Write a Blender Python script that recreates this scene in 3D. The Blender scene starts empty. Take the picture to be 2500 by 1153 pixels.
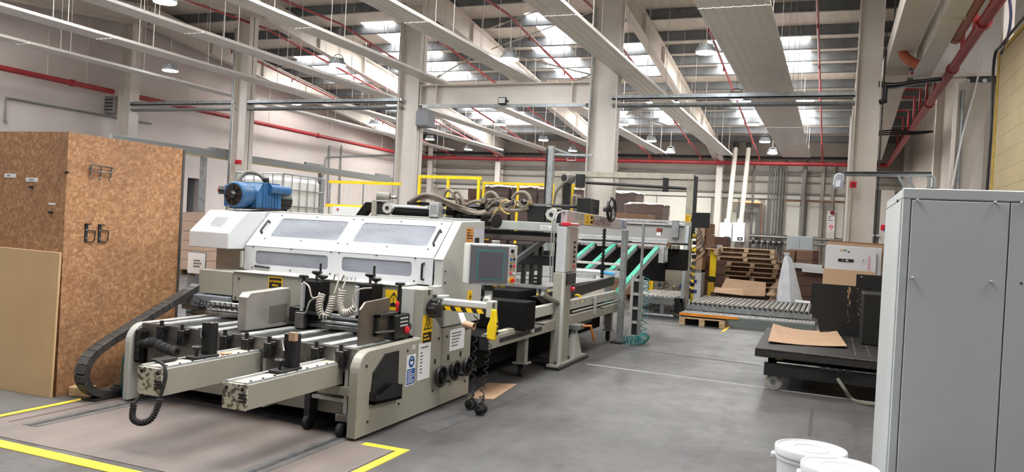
import bpy, bmesh, math, random
from mathutils import Vector as V, Matrix
random.seed(7)
sc = bpy.context.scene
COL = sc.collection
# ---------------------------------------------------------------- camera
F_PX, YAW, PITCH, ROLL, EYE = 1937.6, -0.38488, -0.00876, -0.05315, V((0, 0, 1.6))
fw = V((math.sin(YAW)*math.cos(PITCH), math.cos(YAW)*math.cos(PITCH), math.sin(PITCH)))
r0 = V((math.cos(YAW), -math.sin(YAW), 0)); u0 = r0.cross(fw)
cr, sr = math.cos(ROLL), math.sin(ROLL)
RT = cr*r0 - sr*u0; UP = sr*r0 + cr*u0
cam = bpy.data.cameras.new('camera'); cam.sensor_width = 36; cam.lens = F_PX*36/2500; cam.sensor_fit = 'HORIZONTAL'
cam.clip_start = .05; cam.clip_end = 200
co = bpy.data.objects.new('camera', cam); COL.objects.link(co)
m = Matrix((RT, UP, -fw)).transposed().to_4x4(); m.translation = EYE; co.matrix_world = m
sc.camera = co
# ---------------------------------------------------------------- world, exposure
w = bpy.data.worlds.new('world'); sc.world = w; w.use_nodes = True
w.node_tree.nodes['Background'].inputs[0].default_value = (.95, .97, 1, 1)
w.node_tree.nodes['Background'].inputs[1].default_value = 1.2
sc.view_settings.view_transform = 'Standard'; sc.view_settings.look = 'None'
sc.view_settings.gamma = 1; sc.view_settings.use_curve_mapping = False
sc.view_settings.exposure = 0.1
LAMP_E, SKY_E = 120.0, 22.0          # lens of a high-bay lamp, daylight through a rooflight
sc.cycles.use_denoising = True
sc.cycles.max_bounces = 8; sc.cycles.diffuse_bounces = 5; sc.cycles.glossy_bounces = 4; sc.cycles.transmission_bounces = 6
sc.cycles.caustics_reflective = False; sc.cycles.caustics_refractive = False
sc.cycles.sample_clamp_indirect = 6
# ---------------------------------------------------------------- helpers: pixel of the photograph + one known plane -> point
def ray(x, y): return (x-1250)*RT - (y-576.5)*UP + F_PX*fw
def atz(x, y, z=0.0): d = ray(x, y); return EYE + d*((z-EYE.z)/d.z)
def aty(x, y, Y): d = ray(x, y); return EYE + d*(Y/d.y)
def atx(x, y, X): d = ray(x, y); return EYE + d*(X/d.x)
# ---------------------------------------------------------------- materials
def lin(c):
    return tuple(((v/255)/12.92 if v/255 <= .04045 else ((v/255+.055)/1.055)**2.4) for v in c[:3]) + (1,)
MATS = {}
def M(name, c=None, r=.5, m=0.0, c2=None, s=6.0, lo=.35, hi=.65, bump=0.0, bs=60.0, stretch=None, coat=0.0, emit=0.0, alpha=1.0, trans=0.0, detail=6):
    if name in MATS: return MATS[name]
    mt = bpy.data.materials.new(name); mt.use_nodes = True; nt = mt.node_tree; b = nt.nodes['Principled BSDF']
    N = nt.nodes.new; L = nt.links.new
    b.inputs['Base Color'].default_value = lin(c); b.inputs['Roughness'].default_value = r; b.inputs['Metallic'].default_value = m
    if coat: b.inputs['Coat Weight'].default_value = coat; b.inputs['Coat Roughness'].default_value = .12
    if emit: b.inputs['Emission Color'].default_value = lin(c); b.inputs['Emission Strength'].default_value = emit
    if alpha < 1: b.inputs['Alpha'].default_value = alpha
    if trans: b.inputs['Transmission Weight'].default_value = trans
    tc = N('ShaderNodeTexCoord'); src = tc.outputs['Object']
    if stretch:
        mp = N('ShaderNodeMapping'); mp.inputs['Scale'].default_value = stretch; L(src, mp.inputs[0]); src = mp.outputs[0]
    if c2:
        nz = N('ShaderNodeTexNoise'); nz.inputs['Scale'].default_value = s; nz.inputs['Detail'].default_value = detail; nz.inputs['Roughness'].default_value = .62
        L(src, nz.inputs['Vector'])
        rp = N('ShaderNodeValToRGB'); rp.color_ramp.elements[0].position = lo; rp.color_ramp.elements[1].position = hi
        rp.color_ramp.elements[0].color = lin(c); rp.color_ramp.elements[1].color = lin(c2)
        L(nz.outputs[0], rp.inputs[0]); L(rp.outputs[0], b.inputs['Base Color'])
    if bump:
        nb = N('ShaderNodeTexNoise'); nb.inputs['Scale'].default_value = bs; nb.inputs['Detail'].default_value = 4
        L(src, nb.inputs['Vector']); bp = N('ShaderNodeBump'); bp.inputs['Strength'].default_value = bump; bp.inputs['Distance'].default_value = .02
        L(nb.outputs[0], bp.inputs['Height']); L(bp.outputs[0], b.inputs['Normal'])
    MATS[name] = mt; return mt
beige = M('beige_paint', (160, 158, 147), .42, c2=(147, 145, 134), s=2.5, lo=.3, hi=.75)
beige_chip = M('chipped_beige_paint', (196, 194, 180), .5, c2=(92, 84, 74), s=26, lo=.5, hi=.56)
ltgrey = M('light_grey_paint', (190, 191, 186), .38, c2=(174, 175, 170), s=2, lo=.3, hi=.8)
hoodw = M('white_hood_paint', (206, 208, 212), .3, c2=(194, 197, 201), s=1.5)
cabw = M('cabinet_grey_paint', (193, 198, 199), .42, c2=(186, 191, 192), s=1.2)
steelw = M('cream_steel_paint', (224, 218, 211), .5, c2=(208, 201, 193), s=1.2, lo=.3, hi=.8)
steelg = M('grey_purlin_paint', (112, 117, 121), .5, c2=(92, 96, 100), s=3)
galv = M('galvanised_steel', (168, 173, 174), .42, .55, c2=(136, 141, 143), s=9)
alu = M('aluminium', (206, 209, 211), .35, .35, c2=(180, 183, 186), s=14, stretch=(1, 1, 1))
steel = M('worn_steel', (150, 148, 144), .36, .8, c2=(104, 101, 97), s=7)
dkmet = M('dark_metal', (52, 52, 54), .45, .3, c2=(36, 36, 38), s=9)
black = M('black_plastic', (24, 24, 25), .38, c2=(34, 34, 35), s=12)
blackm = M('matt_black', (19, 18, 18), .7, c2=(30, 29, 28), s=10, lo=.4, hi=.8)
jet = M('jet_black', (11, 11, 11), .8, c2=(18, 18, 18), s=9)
rubber = M('rubber', (30, 30, 31), .75, c2=(60, 58, 56), s=20, lo=.5, hi=.9)
redp = M('red_pipe_paint', (172, 52, 58), .42, c2=(150, 44, 50), s=4)
redk = M('red_plastic', (206, 32, 44), .35)
yel = M('yellow_paint', (246, 214, 26), .42, c2=(232, 196, 30), s=5)
yelg = M('sign_yellow', (246, 200, 24), .45)
ink = M('black_ink', (22, 20, 16), .6)
paper = M('white_paper', (232, 233, 236), .7)
textg = M('grey_print', (96, 98, 104), .8)
blues = M('sign_blue', (24, 84, 160), .45)
bluep = M('blue_pump_paint', (44, 94, 140), .4, c2=(40, 72, 104), s=9, lo=.4, hi=.75)
teal = M('teal_belt', (62, 178, 150), .5, c2=(48, 158, 132), s=6)
tealh = M('teal_hose', (24, 120, 122), .35)
hose = M('beige_hose', (140, 130, 116), .55, c2=(116, 106, 94), s=14)
whitep = M('white_plastic', (224, 226, 229), .35)
kraft = M('kraft_board', (190, 158, 130), .8, c2=(180, 148, 120), s=3)
kraft2 = M('kraft_board_dark', (150, 116, 92), .85, c2=(132, 100, 78), s=4)
wood = M('pallet_wood', (206, 182, 152), .8, c2=(150, 120, 88), s=5, stretch=(2, 2, 14))
wood2 = M('old_pallet_wood', (150, 122, 94), .85, c2=(108, 84, 62), s=6, stretch=(2, 2, 14))
mdf = M('mdf_board', (206, 176, 134), .62, c2=(190, 160, 120), s=1.6, lo=.3, hi=.75)
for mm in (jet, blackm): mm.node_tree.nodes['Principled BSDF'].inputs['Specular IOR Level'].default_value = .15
# ---------------------------------------------------------------- mesh collector
class G:
    def __init__(s): s.v = []; s.f = []
    def add(s, vs, fs):
        n = len(s.v); s.v += [V(p) for p in vs]; s.f += [tuple(i+n for i in f) for f in fs]; return s
    def box(s, x0, x1, y0, y1, z0, z1, R=None, c=None):
        vs = [V((x, y, z)) for z in (z0, z1) for x, y in ((x0, y0), (x1, y0), (x1, y1), (x0, y1))]
        if R is not None:
            c = V(c) if c is not None else V(((x0+x1)/2, (y0+y1)/2, (z0+z1)/2)); vs = [c + R @ (p-c) for p in vs]
        return s.add(vs, [(3, 2, 1, 0), (4, 5, 6, 7), (0, 1, 5, 4), (1, 2, 6, 5), (2, 3, 7, 6), (3, 0, 4, 7)])
    def beam(s, p, q, w, h, up=(0, 0, 1)):
        p = V(p); q = V(q); d = (q-p).normalized(); up = V(up)
        if abs(d.dot(up)) > .99: up = V((0, 1, 0))
        a = d.cross(up).normalized()*(w/2); b = a.cross(d).normalized()*(h/2)
        vs = [e+i*a+j*b for e in (p, q) for i, j in ((-1, -1), (1, -1), (1, 1), (-1, 1))]
        return s.add(vs, [(3, 2, 1, 0), (4, 5, 6, 7), (0, 1, 5, 4), (1, 2, 6, 5), (2, 3, 7, 6), (3, 0, 4, 7)])
    def cyl(s, p, q, r, n=12, r2=None, cap=True):
        p = V(p); q = V(q); r2 = r if r2 is None else r2; d = (q-p).normalized()
        a = d.orthogonal().normalized(); b = d.cross(a)
        ring = [(math.cos(2*math.pi*i/n), math.sin(2*math.pi*i/n)) for i in range(n)]
        vs = [p+r*(c*a+k*b) for c, k in ring] + [q+r2*(c*a+k*b) for c, k in ring]
        fs = [(i, (i+1) % n, n+(i+1) % n, n+i) for i in range(n)]
        if cap: fs += [tuple(range(n-1, -1, -1)), tuple(range(n, 2*n))]
        return s.add(vs, fs)
    def tube(s, pts, r, n=6, closed=False):
        pts = [V(p) for p in pts]; k = len(pts); vs = []; prev = None
        for i, p in enumerate(pts):
            a = pts[(i-1) % k] if (closed or i) else p; b = pts[(i+1) % k] if (closed or i < k-1) else p
            d = (b-a).normalized()
            if prev is None: prev = d.orthogonal().normalized()
            prev = (prev - d*prev.dot(d)); prev = prev.normalized() if prev.length > 1e-6 else d.orthogonal().normalized()
            c = d.cross(prev)
            vs += [p + r*(math.cos(2*math.pi*j/n)*prev + math.sin(2*math.pi*j/n)*c) for j in range(n)]
        fs = [(i*n+j, i*n+(j+1) % n, ((i+1) % k)*n+(j+1) % n, ((i+1) % k)*n+j) for i in range(k if closed else k-1) for j in range(n)]
        if not closed: fs += [tuple(range(n-1, -1, -1)), tuple(range((k-1)*n, k*n))]
        return s.add(vs, fs)
    def prism(s, poly, vec):
        n = len(poly); poly = [V(p) for p in poly]; vec = V(vec)
        return s.add(poly + [p+vec for p in poly], [tuple(range(n-1, -1, -1)), tuple(range(n, 2*n))] + [(i, (i+1) % n, n+(i+1) % n, n+i) for i in range(n)])
    def yz(s, poly, x0, x1): return s.prism([(x0, y, z) for y, z in poly], (x1-x0, 0, 0))
    def xz(s, poly, y0, y1): return s.prism([(x, y0, z) for x, z in poly], (0, y1-y0, 0))
    def xy(s, poly, z0, z1): return s.prism([(x, y, z0) for x, y in poly], (0, 0, z1-z0))
    def lathe(s, c, ax, prof, n=16):
        c = V(c); ax = V(ax).normalized(); a = ax.orthogonal().normalized(); b = ax.cross(a); vs = []
        for h, r in prof: vs += [c + ax*h + r*(math.cos(2*math.pi*j/n)*a + math.sin(2*math.pi*j/n)*b) for j in range(n)]
        k = len(prof)
        fs = [(i*n+j, i*n+(j+1) % n, (i+1)*n+(j+1) % n, (i+1)*n+j) for i in range(k-1) for j in range(n)]
        return s.add(vs, fs + [tuple(range(n-1, -1, -1)), tuple(range((k-1)*n, k*n))])
    def torus(s, c, ax, R, r, n=20, k=6):
        c = V(c); ax = V(ax).normalized(); a = ax.orthogonal().normalized(); b = ax.cross(a)
        return s.tube([c+R*(math.cos(2*math.pi*i/n)*a+math.sin(2*math.pi*i/n)*b) for i in range(n)], r, k, True)
    def mk(s, name, mat, parent=None, bev=0.0, smooth=False, kind=None):
        if parent is None:
            xs = [p.x for p in s.v]; ys = [p.y for p in s.v]; zs = [p.z for p in s.v]
            o = V(((min(xs)+max(xs))/2, (min(ys)+max(ys))/2, min(zs)))
        else: o = ORG[parent.name]
        me = bpy.data.meshes.new(name); me.from_pydata([tuple(p-o) for p in s.v], [], s.f)
        bm = bmesh.new(); bm.from_mesh(me); bmesh.ops.recalc_face_normals(bm, faces=bm.faces)
        if bev: bmesh.ops.bevel(bm, geom=list(bm.edges), offset=bev, segments=1, affect='EDGES', clamp_overlap=True)
        bm.to_mesh(me); bm.free()
        if smooth:
            me.polygons.foreach_set('use_smooth', [True]*len(me.polygons)); me.set_sharp_from_angle(angle=.7)
        me.materials.append(mat)
        ob = bpy.data.objects.new(name, me); COL.objects.link(ob)
        if parent is None: ob.location = o
        else: ob.parent = parent
        ORG[ob.name] = o
        if kind: ob['kind'] = kind
        return ob
ORG = {}
def tag(o, label, cat, group=None, kind=None):
    o['label'] = label; o['category'] = cat
    if group: o['group'] = group
    if kind: o['kind'] = kind
    return o
def thing(name, label, cat, loc=(0, 0, 0), group=None):
    o = bpy.data.objects.new(name, None); COL.objects.link(o); o.location = loc; ORG[o.name] = V(loc); o.empty_display_size = .1
    return tag(o, label, cat, group)
def root(name, loc, kind=None):
    o = bpy.data.objects.new(name, None); COL.objects.link(o); o.location = loc; ORG[o.name] = V(loc)
    if kind: o['kind'] = kind
    return o
def dup(o, loc=None, rz=None, label=None, parent=None):
    c = o.copy(); COL.objects.link(c)
    if parent is not None: c.parent = parent
    if loc is not None: c.location = loc
    if rz is not None: c.rotation_euler = (0, 0, rz)
    if label: c['label'] = label
    ORG[c.name] = V(c.location) if parent is None else ORG[parent.name]
    for ch in list(o.children): dup(ch, parent=c)
    return c
def box(name, mat, par, x0, x1, y0, y1, z0, z1, bev=0.0): return G().box(x0, x1, y0, y1, z0, z1).mk(name, mat, par, bev)
def cyl(name, mat, par, p, q, r, n=14, r2=None): return G().cyl(p, q, r, n, r2).mk(name, mat, par, 0, True)
def tube(name, mat, par, pts, r, n=6): return G().tube(pts, r, n).mk(name, mat, par, 0, True)
def smoothpath(pts, k=8):
    pts = [V(p) for p in pts]; out = []
    for i in range(len(pts)-1):
        p0 = pts[max(i-1, 0)]; p1 = pts[i]; p2 = pts[i+1]; p3 = pts[min(i+2, len(pts)-1)]
        for j in range(k):
            t = j/k; out.append(.5*((2*p1)+(p2-p0)*t+(2*p0-5*p1+4*p2-p3)*t*t+(3*p1-p0-3*p2+p3)*t**3))
    return out+[pts[-1]]
def helix(path, R, turns, per=10):
    path = smoothpath(path, 12); L = [0]
    for a, b in zip(path, path[1:]): L.append(L[-1]+(b-a).length)
    n = int(turns*per); out = []; prev = None
    for i in range(n+1):
        t = L[-1]*i/n; k = max(j for j in range(len(L)) if L[j] <= t+1e-9); k = min(k, len(path)-2)
        p = path[k].lerp(path[k+1], (t-L[k])/max(L[k+1]-L[k], 1e-9)); d = (path[k+1]-path[k]).normalized()
        if prev is None: prev = d.orthogonal().normalized()
        prev = (prev-d*prev.dot(d)).normalized(); c = d.cross(prev); th = 2*math.pi*i/per
        out.append(p+R*(math.cos(th)*prev+math.sin(th)*c))
    return out
def text(name, s, mat, par, o, right, up, size, align='CENTER', wscale=1.0):
    cu = bpy.data.curves.new(name, 'FONT'); cu.body = s; cu.size = size; cu.align_x = align; cu.align_y = 'CENTER'; cu.extrude = .0006; cu.space_character = 1.0
    tmp = bpy.data.objects.new(name, cu); COL.objects.link(tmp); bpy.context.view_layer.update()
    me = bpy.data.meshes.new_from_object(tmp.evaluated_get(bpy.context.evaluated_depsgraph_get())); bpy.data.objects.remove(tmp)
    right = V(right).normalized(); up = V(up).normalized(); nrm = right.cross(up); base = ORG[par.name]
    for v in me.vertices: v.co = V(o)-base + right*(v.co.x*wscale) + up*v.co.y + nrm*v.co.z
    me.materials.clear(); me.materials.append(mat); me.name = name
    ob = bpy.data.objects.new(name, me); COL.objects.link(ob); ob.parent = par; ORG[ob.name] = base; return ob
def plate(name, mat, par, o, right, up, w_, h_, t=.002):
    right = V(right).normalized(); up = V(up).normalized(); n = right.cross(up).normalized(); o = V(o)
    return G().prism([o-right*w_/2-up*h_/2, o+right*w_/2-up*h_/2, o+right*w_/2+up*h_/2, o-right*w_/2+up*h_/2], n*t).mk(name, mat, par)
def lines(name, mat, par, o, right, up, w_, h_, n, fill=.8, seed=1, t=.0012):
    # rows of illegible print: short bars of uneven length
    right = V(right).normalized(); up = V(up).normalized(); nn = right.cross(up).normalized(); g = G(); rr = random.Random(seed); o = V(o)
    for i in range(n):
        y = h_/2-(i+.5)*h_/n; x = -w_/2; ww = w_*rr.uniform(.55, 1)*fill
        while x < -w_/2+ww:
            l = rr.uniform(.08, .2)*w_; p = o+right*x+up*(y-h_/n*.2); q = o+right*min(x+l, -w_/2+ww)+up*(y-h_/n*.2); hh = up*(h_/n*.42)
            g.prism([p, q, q+hh, p+hh], nn*t); x += l+.035*w_
    return g.mk(name, mat, par)
def ibeam(g, p, q, depth, fl, t=.02, up=(0, 0, 1)):
    p = V(p); q = V(q); d = (q-p).normalized(); up = V(up); a = d.cross(up).normalized(); b = a.cross(d).normalized()
    g.beam(p, q, t*.8, depth, b)
    g.beam(p+b*(depth/2-t/2), q+b*(depth/2-t/2), fl, t, b); g.beam(p-b*(depth/2-t/2), q-b*(depth/2-t/2), fl, t, b)
    return g
# ================================================================ SETTING
def floor_mat():
    mt = bpy.data.materials.new('concrete_floor'); mt.use_nodes = True; nt = mt.node_tree; b = nt.nodes['Principled BSDF']; N = nt.nodes.new; L = nt.links.new
    tc = N('ShaderNodeTexCoord')
    def nz(s, d, vec=None):
        n = N('ShaderNodeTexNoise'); n.inputs['Scale'].default_value = s; n.inputs['Detail'].default_value = d; n.inputs['Roughness'].default_value = .65; L(vec or tc.outputs['Object'], n.inputs['Vector']); return n.outputs[0]
    def ramp(i, a, ca, z, cz):
        r = N('ShaderNodeValToRGB'); r.color_ramp.elements[0].position = a; r.color_ramp.elements[1].position = z; r.color_ramp.elements[0].color = ca; r.color_ramp.elements[1].color = cz; L(i, r.inputs[0]); return r.outputs[0]
    base = ramp(nz(.45, 5), .35, lin((80, 79, 80)), .7, lin((106, 105, 106)))
    mx = N('ShaderNodeMix'); mx.data_type = 'RGBA'; mx.blend_type = 'MULTIPLY'; mx.inputs[0].default_value = 1
    L(base, mx.inputs[6]); L(ramp(nz(9, 8), .3, (.78, .77, .76, 1), .55, (1, 1, 1, 1)), mx.inputs[7])
    mp = N('ShaderNodeMapping'); mp.inputs['Scale'].default_value = (1, .12, 1); mp.inputs['Rotation'].default_value = (0, 0, .5); L(tc.outputs['Object'], mp.inputs[0])
    m2 = N('ShaderNodeMix'); m2.data_type = 'RGBA'; m2.blend_type = 'MULTIPLY'; m2.inputs[0].default_value = .8
    L(mx.outputs[2], m2.inputs[6]); L(ramp(nz(3.2, 6, mp.outputs[0]), .38, (.74, .73, .72, 1), .5, (1, 1, 1, 1)), m2.inputs[7])
    L(m2.outputs[2], b.inputs['Base Color'])
    L(ramp(nz(2, 5), .3, (.34, .34, .34, 1), .7, (.55, .55, .55, 1)), b.inputs['Roughness'])
    return mt
XL, XR, Y0, YB = -20.2, 8.0, -9.0, 36.0
fl = box('floor', floor_mat(), None, XL-.4, XR+.2, Y0-.2, YB+.3, -.2, 0); fl['kind'] = 'structure'
wallm = M('white_wall_panel', (214, 206, 203), .7, c2=(204, 195, 191), s=.5)
wallb = M('grey_wall_cladding', (172, 166, 157), .65, c2=(156, 150, 141), s=.8)
wallp = M('pale_wall_panel', (214, 212, 200), .6, c2=(204, 202, 190), s=.6)
# left wall with a doorway
d0 = atx(457, 470, XL).y; d1 = atx(488, 470, XL).y
g = G().box(XL-.25, XL, Y0, d0, 0, 8).box(XL-.25, XL, d1, YB, 0, 8).box(XL-.25, XL, d0, d1, 2.75, 8)
wl = g.mk('wall_left', wallm, None, kind='structure')
reveal_mat = M('doorway_grey', (150, 152, 156), .7)  # grey of the doorway reveal
dr = root('door_1', (XL, d0, 0), 'structure')
box('frame', reveal_mat, dr, XL-1.6, XL-.25, d0-.1, d0, 0, 2.85); box('frame', reveal_mat, dr, XL-1.6, XL-.25, d1, d1+.1, 0, 2.85)
box('frame', reveal_mat, dr, XL-1.6, XL-.25, d0, d1, 2.75, 2.85); box('back_panel', M('storeroom_dark', (70, 66, 62), .8), dr, XL-1.7, XL-1.6, d0-.1, d1+.1, 0, 2.85)
for k in range(5): box('shelf', galv, dr, XL-1.55, XL-1.1, d0, d1, .5+k*.42, .55+k*.42)
for k in range(4): box('shelf_box', kraft2, dr, XL-1.5, XL-1.15, d0+.05, d1-.05, .56+k*.42, .56+k*.42+.2)
box('wall_front', wallm, None, XL-.25, XR+.2, Y0-.2, Y0, 0, 8)['kind'] = 'structure'
wb = box('wall_back', wallb, None, XL-.25, XR+.2, YB, YB+.2, 0, 8); wb['kind'] = 'structure'
# back wall: cladding rails and pale lower panels
def bx(px, py=450): return aty(px, py, YB).x
for zz in (3.72, 4.22, 4.52): box('rail', M('cladding_rail', (128, 124, 118), .6), wb, XL, 3.5, YB-.07, YB, zz, zz+.07)
box('rail', M('pale_rail', (196, 194, 186), .6), wb, XL, 3.5, YB-.09, YB, 3.5, 3.66)
pan = [(1505, 1600), (1603, 1735), (1786, 1799), (1838, 1850), (1866, 1876), (1880, 1888), (1890, 1902), (1912, 1958), (1970, 2006), (2036, 2066), (1085, 1205), (1250, 1345), (1350, 1430)]
for i, (a, b_) in enumerate(pan):
    box('panel', wallp, wb, bx(a, 530), bx(b_, 530), YB-.05, YB, 1.95 if i > 2 else .9, 3.45)
for a in (1960, 2008, 2068, 1908, 2034): box('post', M('wall_post', (146, 142, 134), .6), wb, bx(a)-.07, bx(a)+.07, YB-.14, YB, .8, 5.0)
# right-hand partition: sliding door wall on the column line, side wall behind it
YC = 17.4
part = M('partition_panel', (186, 178, 168), .6, c2=(174, 166, 156), s=.7)
box('wall_right', part, None, 2.6, 2.8, YC+.3, YB, 0, 8)['kind'] = 'structure'
box('wall_side', wallm, None, XR, XR+.2, Y0, YC+.3, 0, 8)['kind'] = 'structure'
wp = box('wall_partition', M('upper_white_wall', (222, 220, 216), .6), None, 1.3, XR, YC, YC+.3, 5.02, 8.0); wp['kind'] = 'structure'
box('rail', steelw, wp, 1.35, 3.6, YC-.1, YC, 4.98, 5.06); box('rail', dkmet, wp, 2.2, 3.6, YC-.06, YC, 4.83, 4.97)
box('wall_partition_end', part, None, 3.75, XR, YC, YC+.3, 0, 5.0)['kind'] = 'structure'
for i, px in enumerate((2292, 2217)):
    yy = 2.55/(aty(px, 400, 1.0).x); box('pilaster_strip', steelw, None, 2.42, 2.6, yy, yy+.3, 0, 6.2)
    o = bpy.data.objects['pilaster_strip' if i == 0 else 'pilaster_strip.001']; tag(o, ['cream steel pilaster on the right side wall, nearer the sliding door', 'cream steel pilaster on the right side wall, nearer the back wall'][i], 'column')
# ---- roof: deck, purlins, rooflights
def roofz(Y): return 7.98-.104*abs(Y-18)
deck = M('cream_roof_deck', (226, 219, 209), .7, c2=(210, 202, 191), s=.9, stretch=(6, 1, 1))
g = G().yz([(18, roofz(18)), (YB+.3, roofz(YB+.3)), (YB+.3, roofz(YB+.3)+.12), (18, roofz(18)+.12)], XL-.3, XR+.2)
g.yz([(Y0-.3, roofz(Y0)), (18, roofz(18)), (18, roofz(18)+.12), (Y0-.3, roofz(Y0)+.12)], XL-.3, XR+.2)
ceil = g.mk('ceiling', deck, None, kind='structure')
PY = [19.4, 21.06, 22.73, 23.84, 24.9, 26.03, 27.66, 29.0, 30.3, 31.5, 32.6, 34.0, 35.5]
pm = None
for y in PY+[36-a for a in PY]+[2.2-a*1.6 for a in range(7)]:
    z = roofz(y)
    if pm is None:
        pm = G().box(XL, XR, -.035, .035, -.26, 0).box(XL, XR, -.035, .09, -.26, -.245).mk('purlin', steelg, None); pm.parent = ceil; me = pm.data
        o = pm; base = V(pm.location)
    else: o = bpy.data.objects.new('purlin', me); COL.objects.link(o); o.parent = ceil
    o.location = V((base.x, y, z-.26)) - V(ceil.location)
for x in range(-19, 8): # standing seams of the roof sheets
    pass
skym = M('rooflight_glazing', (255, 252, 247), .4, emit=SKY_E)
n = 0
STR = [(-3.7, -.93, 0), (-6.9, -5.6, 0), (-9.2, -8.0, 1), (-14.9, -12.5, 1), (-18.4, -17.1, 0), (3.2, 5.4, 0)]
for xa, xb, near in STR:
    rows = [(23.9, 26.0), (30.35, 32.55), (36-26, 36-23.9), (36-32.55, 36-30.35)]
    if near: rows.append((21.1, 22.7)); xs = (-8.4, -7.6) if xa == -9.2 else (-13.8, -12.7)
    for k, (ya, yb) in enumerate(rows):
        x0, x1 = (xs if k == 4 else (xa, xb)); n += 1
        ya -= .35 if k != 4 else .3; yb += .7 if k in (0, 1) else 0
        g = G().prism([(x0, ya, roofz(ya)-.012), (x1, ya, roofz(ya)-.012), (x1, yb, roofz(yb)-.012), (x0, yb, roofz(yb)-.012)], (0, 0, .01))
        wn = g.mk('window_%d' % n, skym, None, kind='structure')
# ---- columns, rafters
CX = [-19.46, -15.19, -9.95, -4.96, .48]
ORD = ['first', 'second', 'third', 'fourth', 'fifth', 'sixth', 'seventh', 'eighth', 'ninth', 'tenth']
cl = ['grey steel column against the left wall behind the chipboard cabinet', 'slim pale steel column behind the blue pump', 'white steel column at the left end of the portal beam',
      'wide white steel column at the right end of the portal beam', 'cream steel column beside the wide radiant strip at right']
for i, x in enumerate(CX):
    t = thing('steel_column', cl[i], 'column', (x, YC, 0), 'steel columns on the middle line')
    d = [.3, .26, .3, .34, .3][i]
    h = roofz(YC)-.92
    g = ibeam(G(), (x, YC, .03), (x, YC, h), d*2*.95 if i in (2, 3) else .46, .34, .025, (1, 0, 0)); g.mk('shaft', steelw, t)
    box('base_plate', steelw, t, x-.35, x+.35, YC-.25, YC+.25, 0, .03); box('cap_plate', steelw, t, x-.3, x+.3, YC-.2, YC+.2, h, h+.03)
    if i in (1, 2, 3): cyl('conduit', galv, t, (x-.3, YC-.12, .1), (x-.3, YC-.12, h-.3), .035, 8)
    if i == 4: cyl('conduit', steelw, t, (x-.27, YC-.2, .1), (x-.27, YC-.2, 4.2), .035, 8); cyl('conduit', dkmet, t, (x+.27, YC-.2, .1), (x+.27, YC-.2, 6), .014, 8)
bw = ['cream steel column on the back wall at the left corner', 'cream steel column on the back wall above the yellow fence', 'cream steel column on the back wall beside the boilers', 'cream steel column on the back wall behind the middle-line column', 'cream steel column on the back wall behind the tall gantry']
for i, px in enumerate((1052, 1217, 1757, 2090, 1500)):
    x = aty(px, 430, YB-.3).x
    t = thing('wall_column', bw[i], 'column', (x, YB-.3, 0), 'steel columns on the back wall')
    ibeam(G(), (x, YB-.25, .02), (x, YB-.25, 5.5), .45, .26, .025, (0, 1, 0)).mk('shaft', steelw, t); box('base_plate', steelw, t, x-.2, x+.2, YB-.5, YB, 0, .02)
rl = ['cream rafter along the left wall', 'cream rafter over the slim column behind the pump', 'cream rafter over the left end of the portal beam', 'cream rafter over the right end of the portal beam', 'cream rafter over the right-hand column']
for i, x in enumerate(CX):
    t = thing('rafter', rl[i], 'rafter', (x, 18, 7.2), 'roof rafters')
    for nm, ye in (('far_span', YB-.1), ('near_span', Y0+.1)):
        z0 = roofz(18)-.26-.31; z1 = roofz(ye)-.26-.31; g = ibeam(G(), (x, 18, z0), (x, ye, z1), .6, .24, .022)
        for k in range(1, 7):
            f = k/7; y = 18+(ye-18)*f; z = z0+(z1-z0)*f; g.box(x-.11, x+.11, y-.01, y+.01, z-.28, z+.28)
        if ye > 18: g.yz([(ye-3.2, z1+.05), (ye, z1-.5), (ye, z1-.25), (ye-3.0, z1+.1)], x-.012, x+.012); g.beam((x, ye-3.2, z1+.02), (x, ye, z1-.5), .24, .022)
        g.mk(nm, steelw, t)
# portal beam between the two wide columns
t = thing('portal_beam', 'deep white steel beam joining the two wide columns', 'beam', (-7.45, YC, 4.53))
ibeam(G(), (CX[2]+.3, YC, 4.785), (CX[3]-.3, YC, 4.785), .5, .3, .025).mk('girder', steelw, t)
g = G()
for x in (CX[2]+.32, CX[2]+.75, CX[3]-.32, CX[3]-.75): g.box(x-.012, x+.012, YC-.14, YC+.14, 4.55, 5.02)
g.mk('stiffener', steelw, t); box('trunking', galv, t, CX[2]+.4, CX[3]-.4, YC-.17, YC-.11, 4.46, 4.53)
t = thing('floodlight', 'small black floodlight fixed to the portal beam', 'lamp', (-7.6, YC-.3, 4.6)); p = aty(1226, 246, YC-.25)
box('housing', dkmet, t, p.x-.1, p.x+.1, YC-.27, YC-.2, p.z-.08, p.z+.08, .01); box('glass', M('flood_glass', (200, 200, 198), .2), t, p.x-.08, p.x+.08, YC-.276, YC-.27, p.z-.06, p.z+.06); box('bracket', dkmet, t, p.x-.12, p.x+.12, YC-.2, YC-.13, p.z-.02, p.z+.02)
t = thing('wall_box', 'grey heater box on the left wide column', 'box', (CX[2]+.4, YC, 4)); p = aty(1044, 289, YC-.2)
box('casing', M('heater_grey', (128, 130, 136), .5), t, CX[2]+.3, CX[2]+.62, YC-.25, YC+.15, p.z-.2, p.z+.2, .01); box('lid', M('heater_grey'), t, CX[2]+.3, CX[2]+.64, YC-.27, YC-.25, p.z-.17, p.z+.17)
t = thing('junction_box', 'grey ventilation box on the left wall column', 'box', (-19.9, YC, 4)); p = aty(283, 257, YC)
box('casing', M('vent_grey', (150, 148, 144), .5), t, p.x-.25, p.x+.15, YC-.2, YC+.2, p.z-.25, p.z+.25, .01)
for k in range(4): box('louvre', dkmet, t, p.x-.2, p.x+.1, YC-.215, YC-.2, p.z-.18+k*.1, p.z-.15+k*.1)
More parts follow.
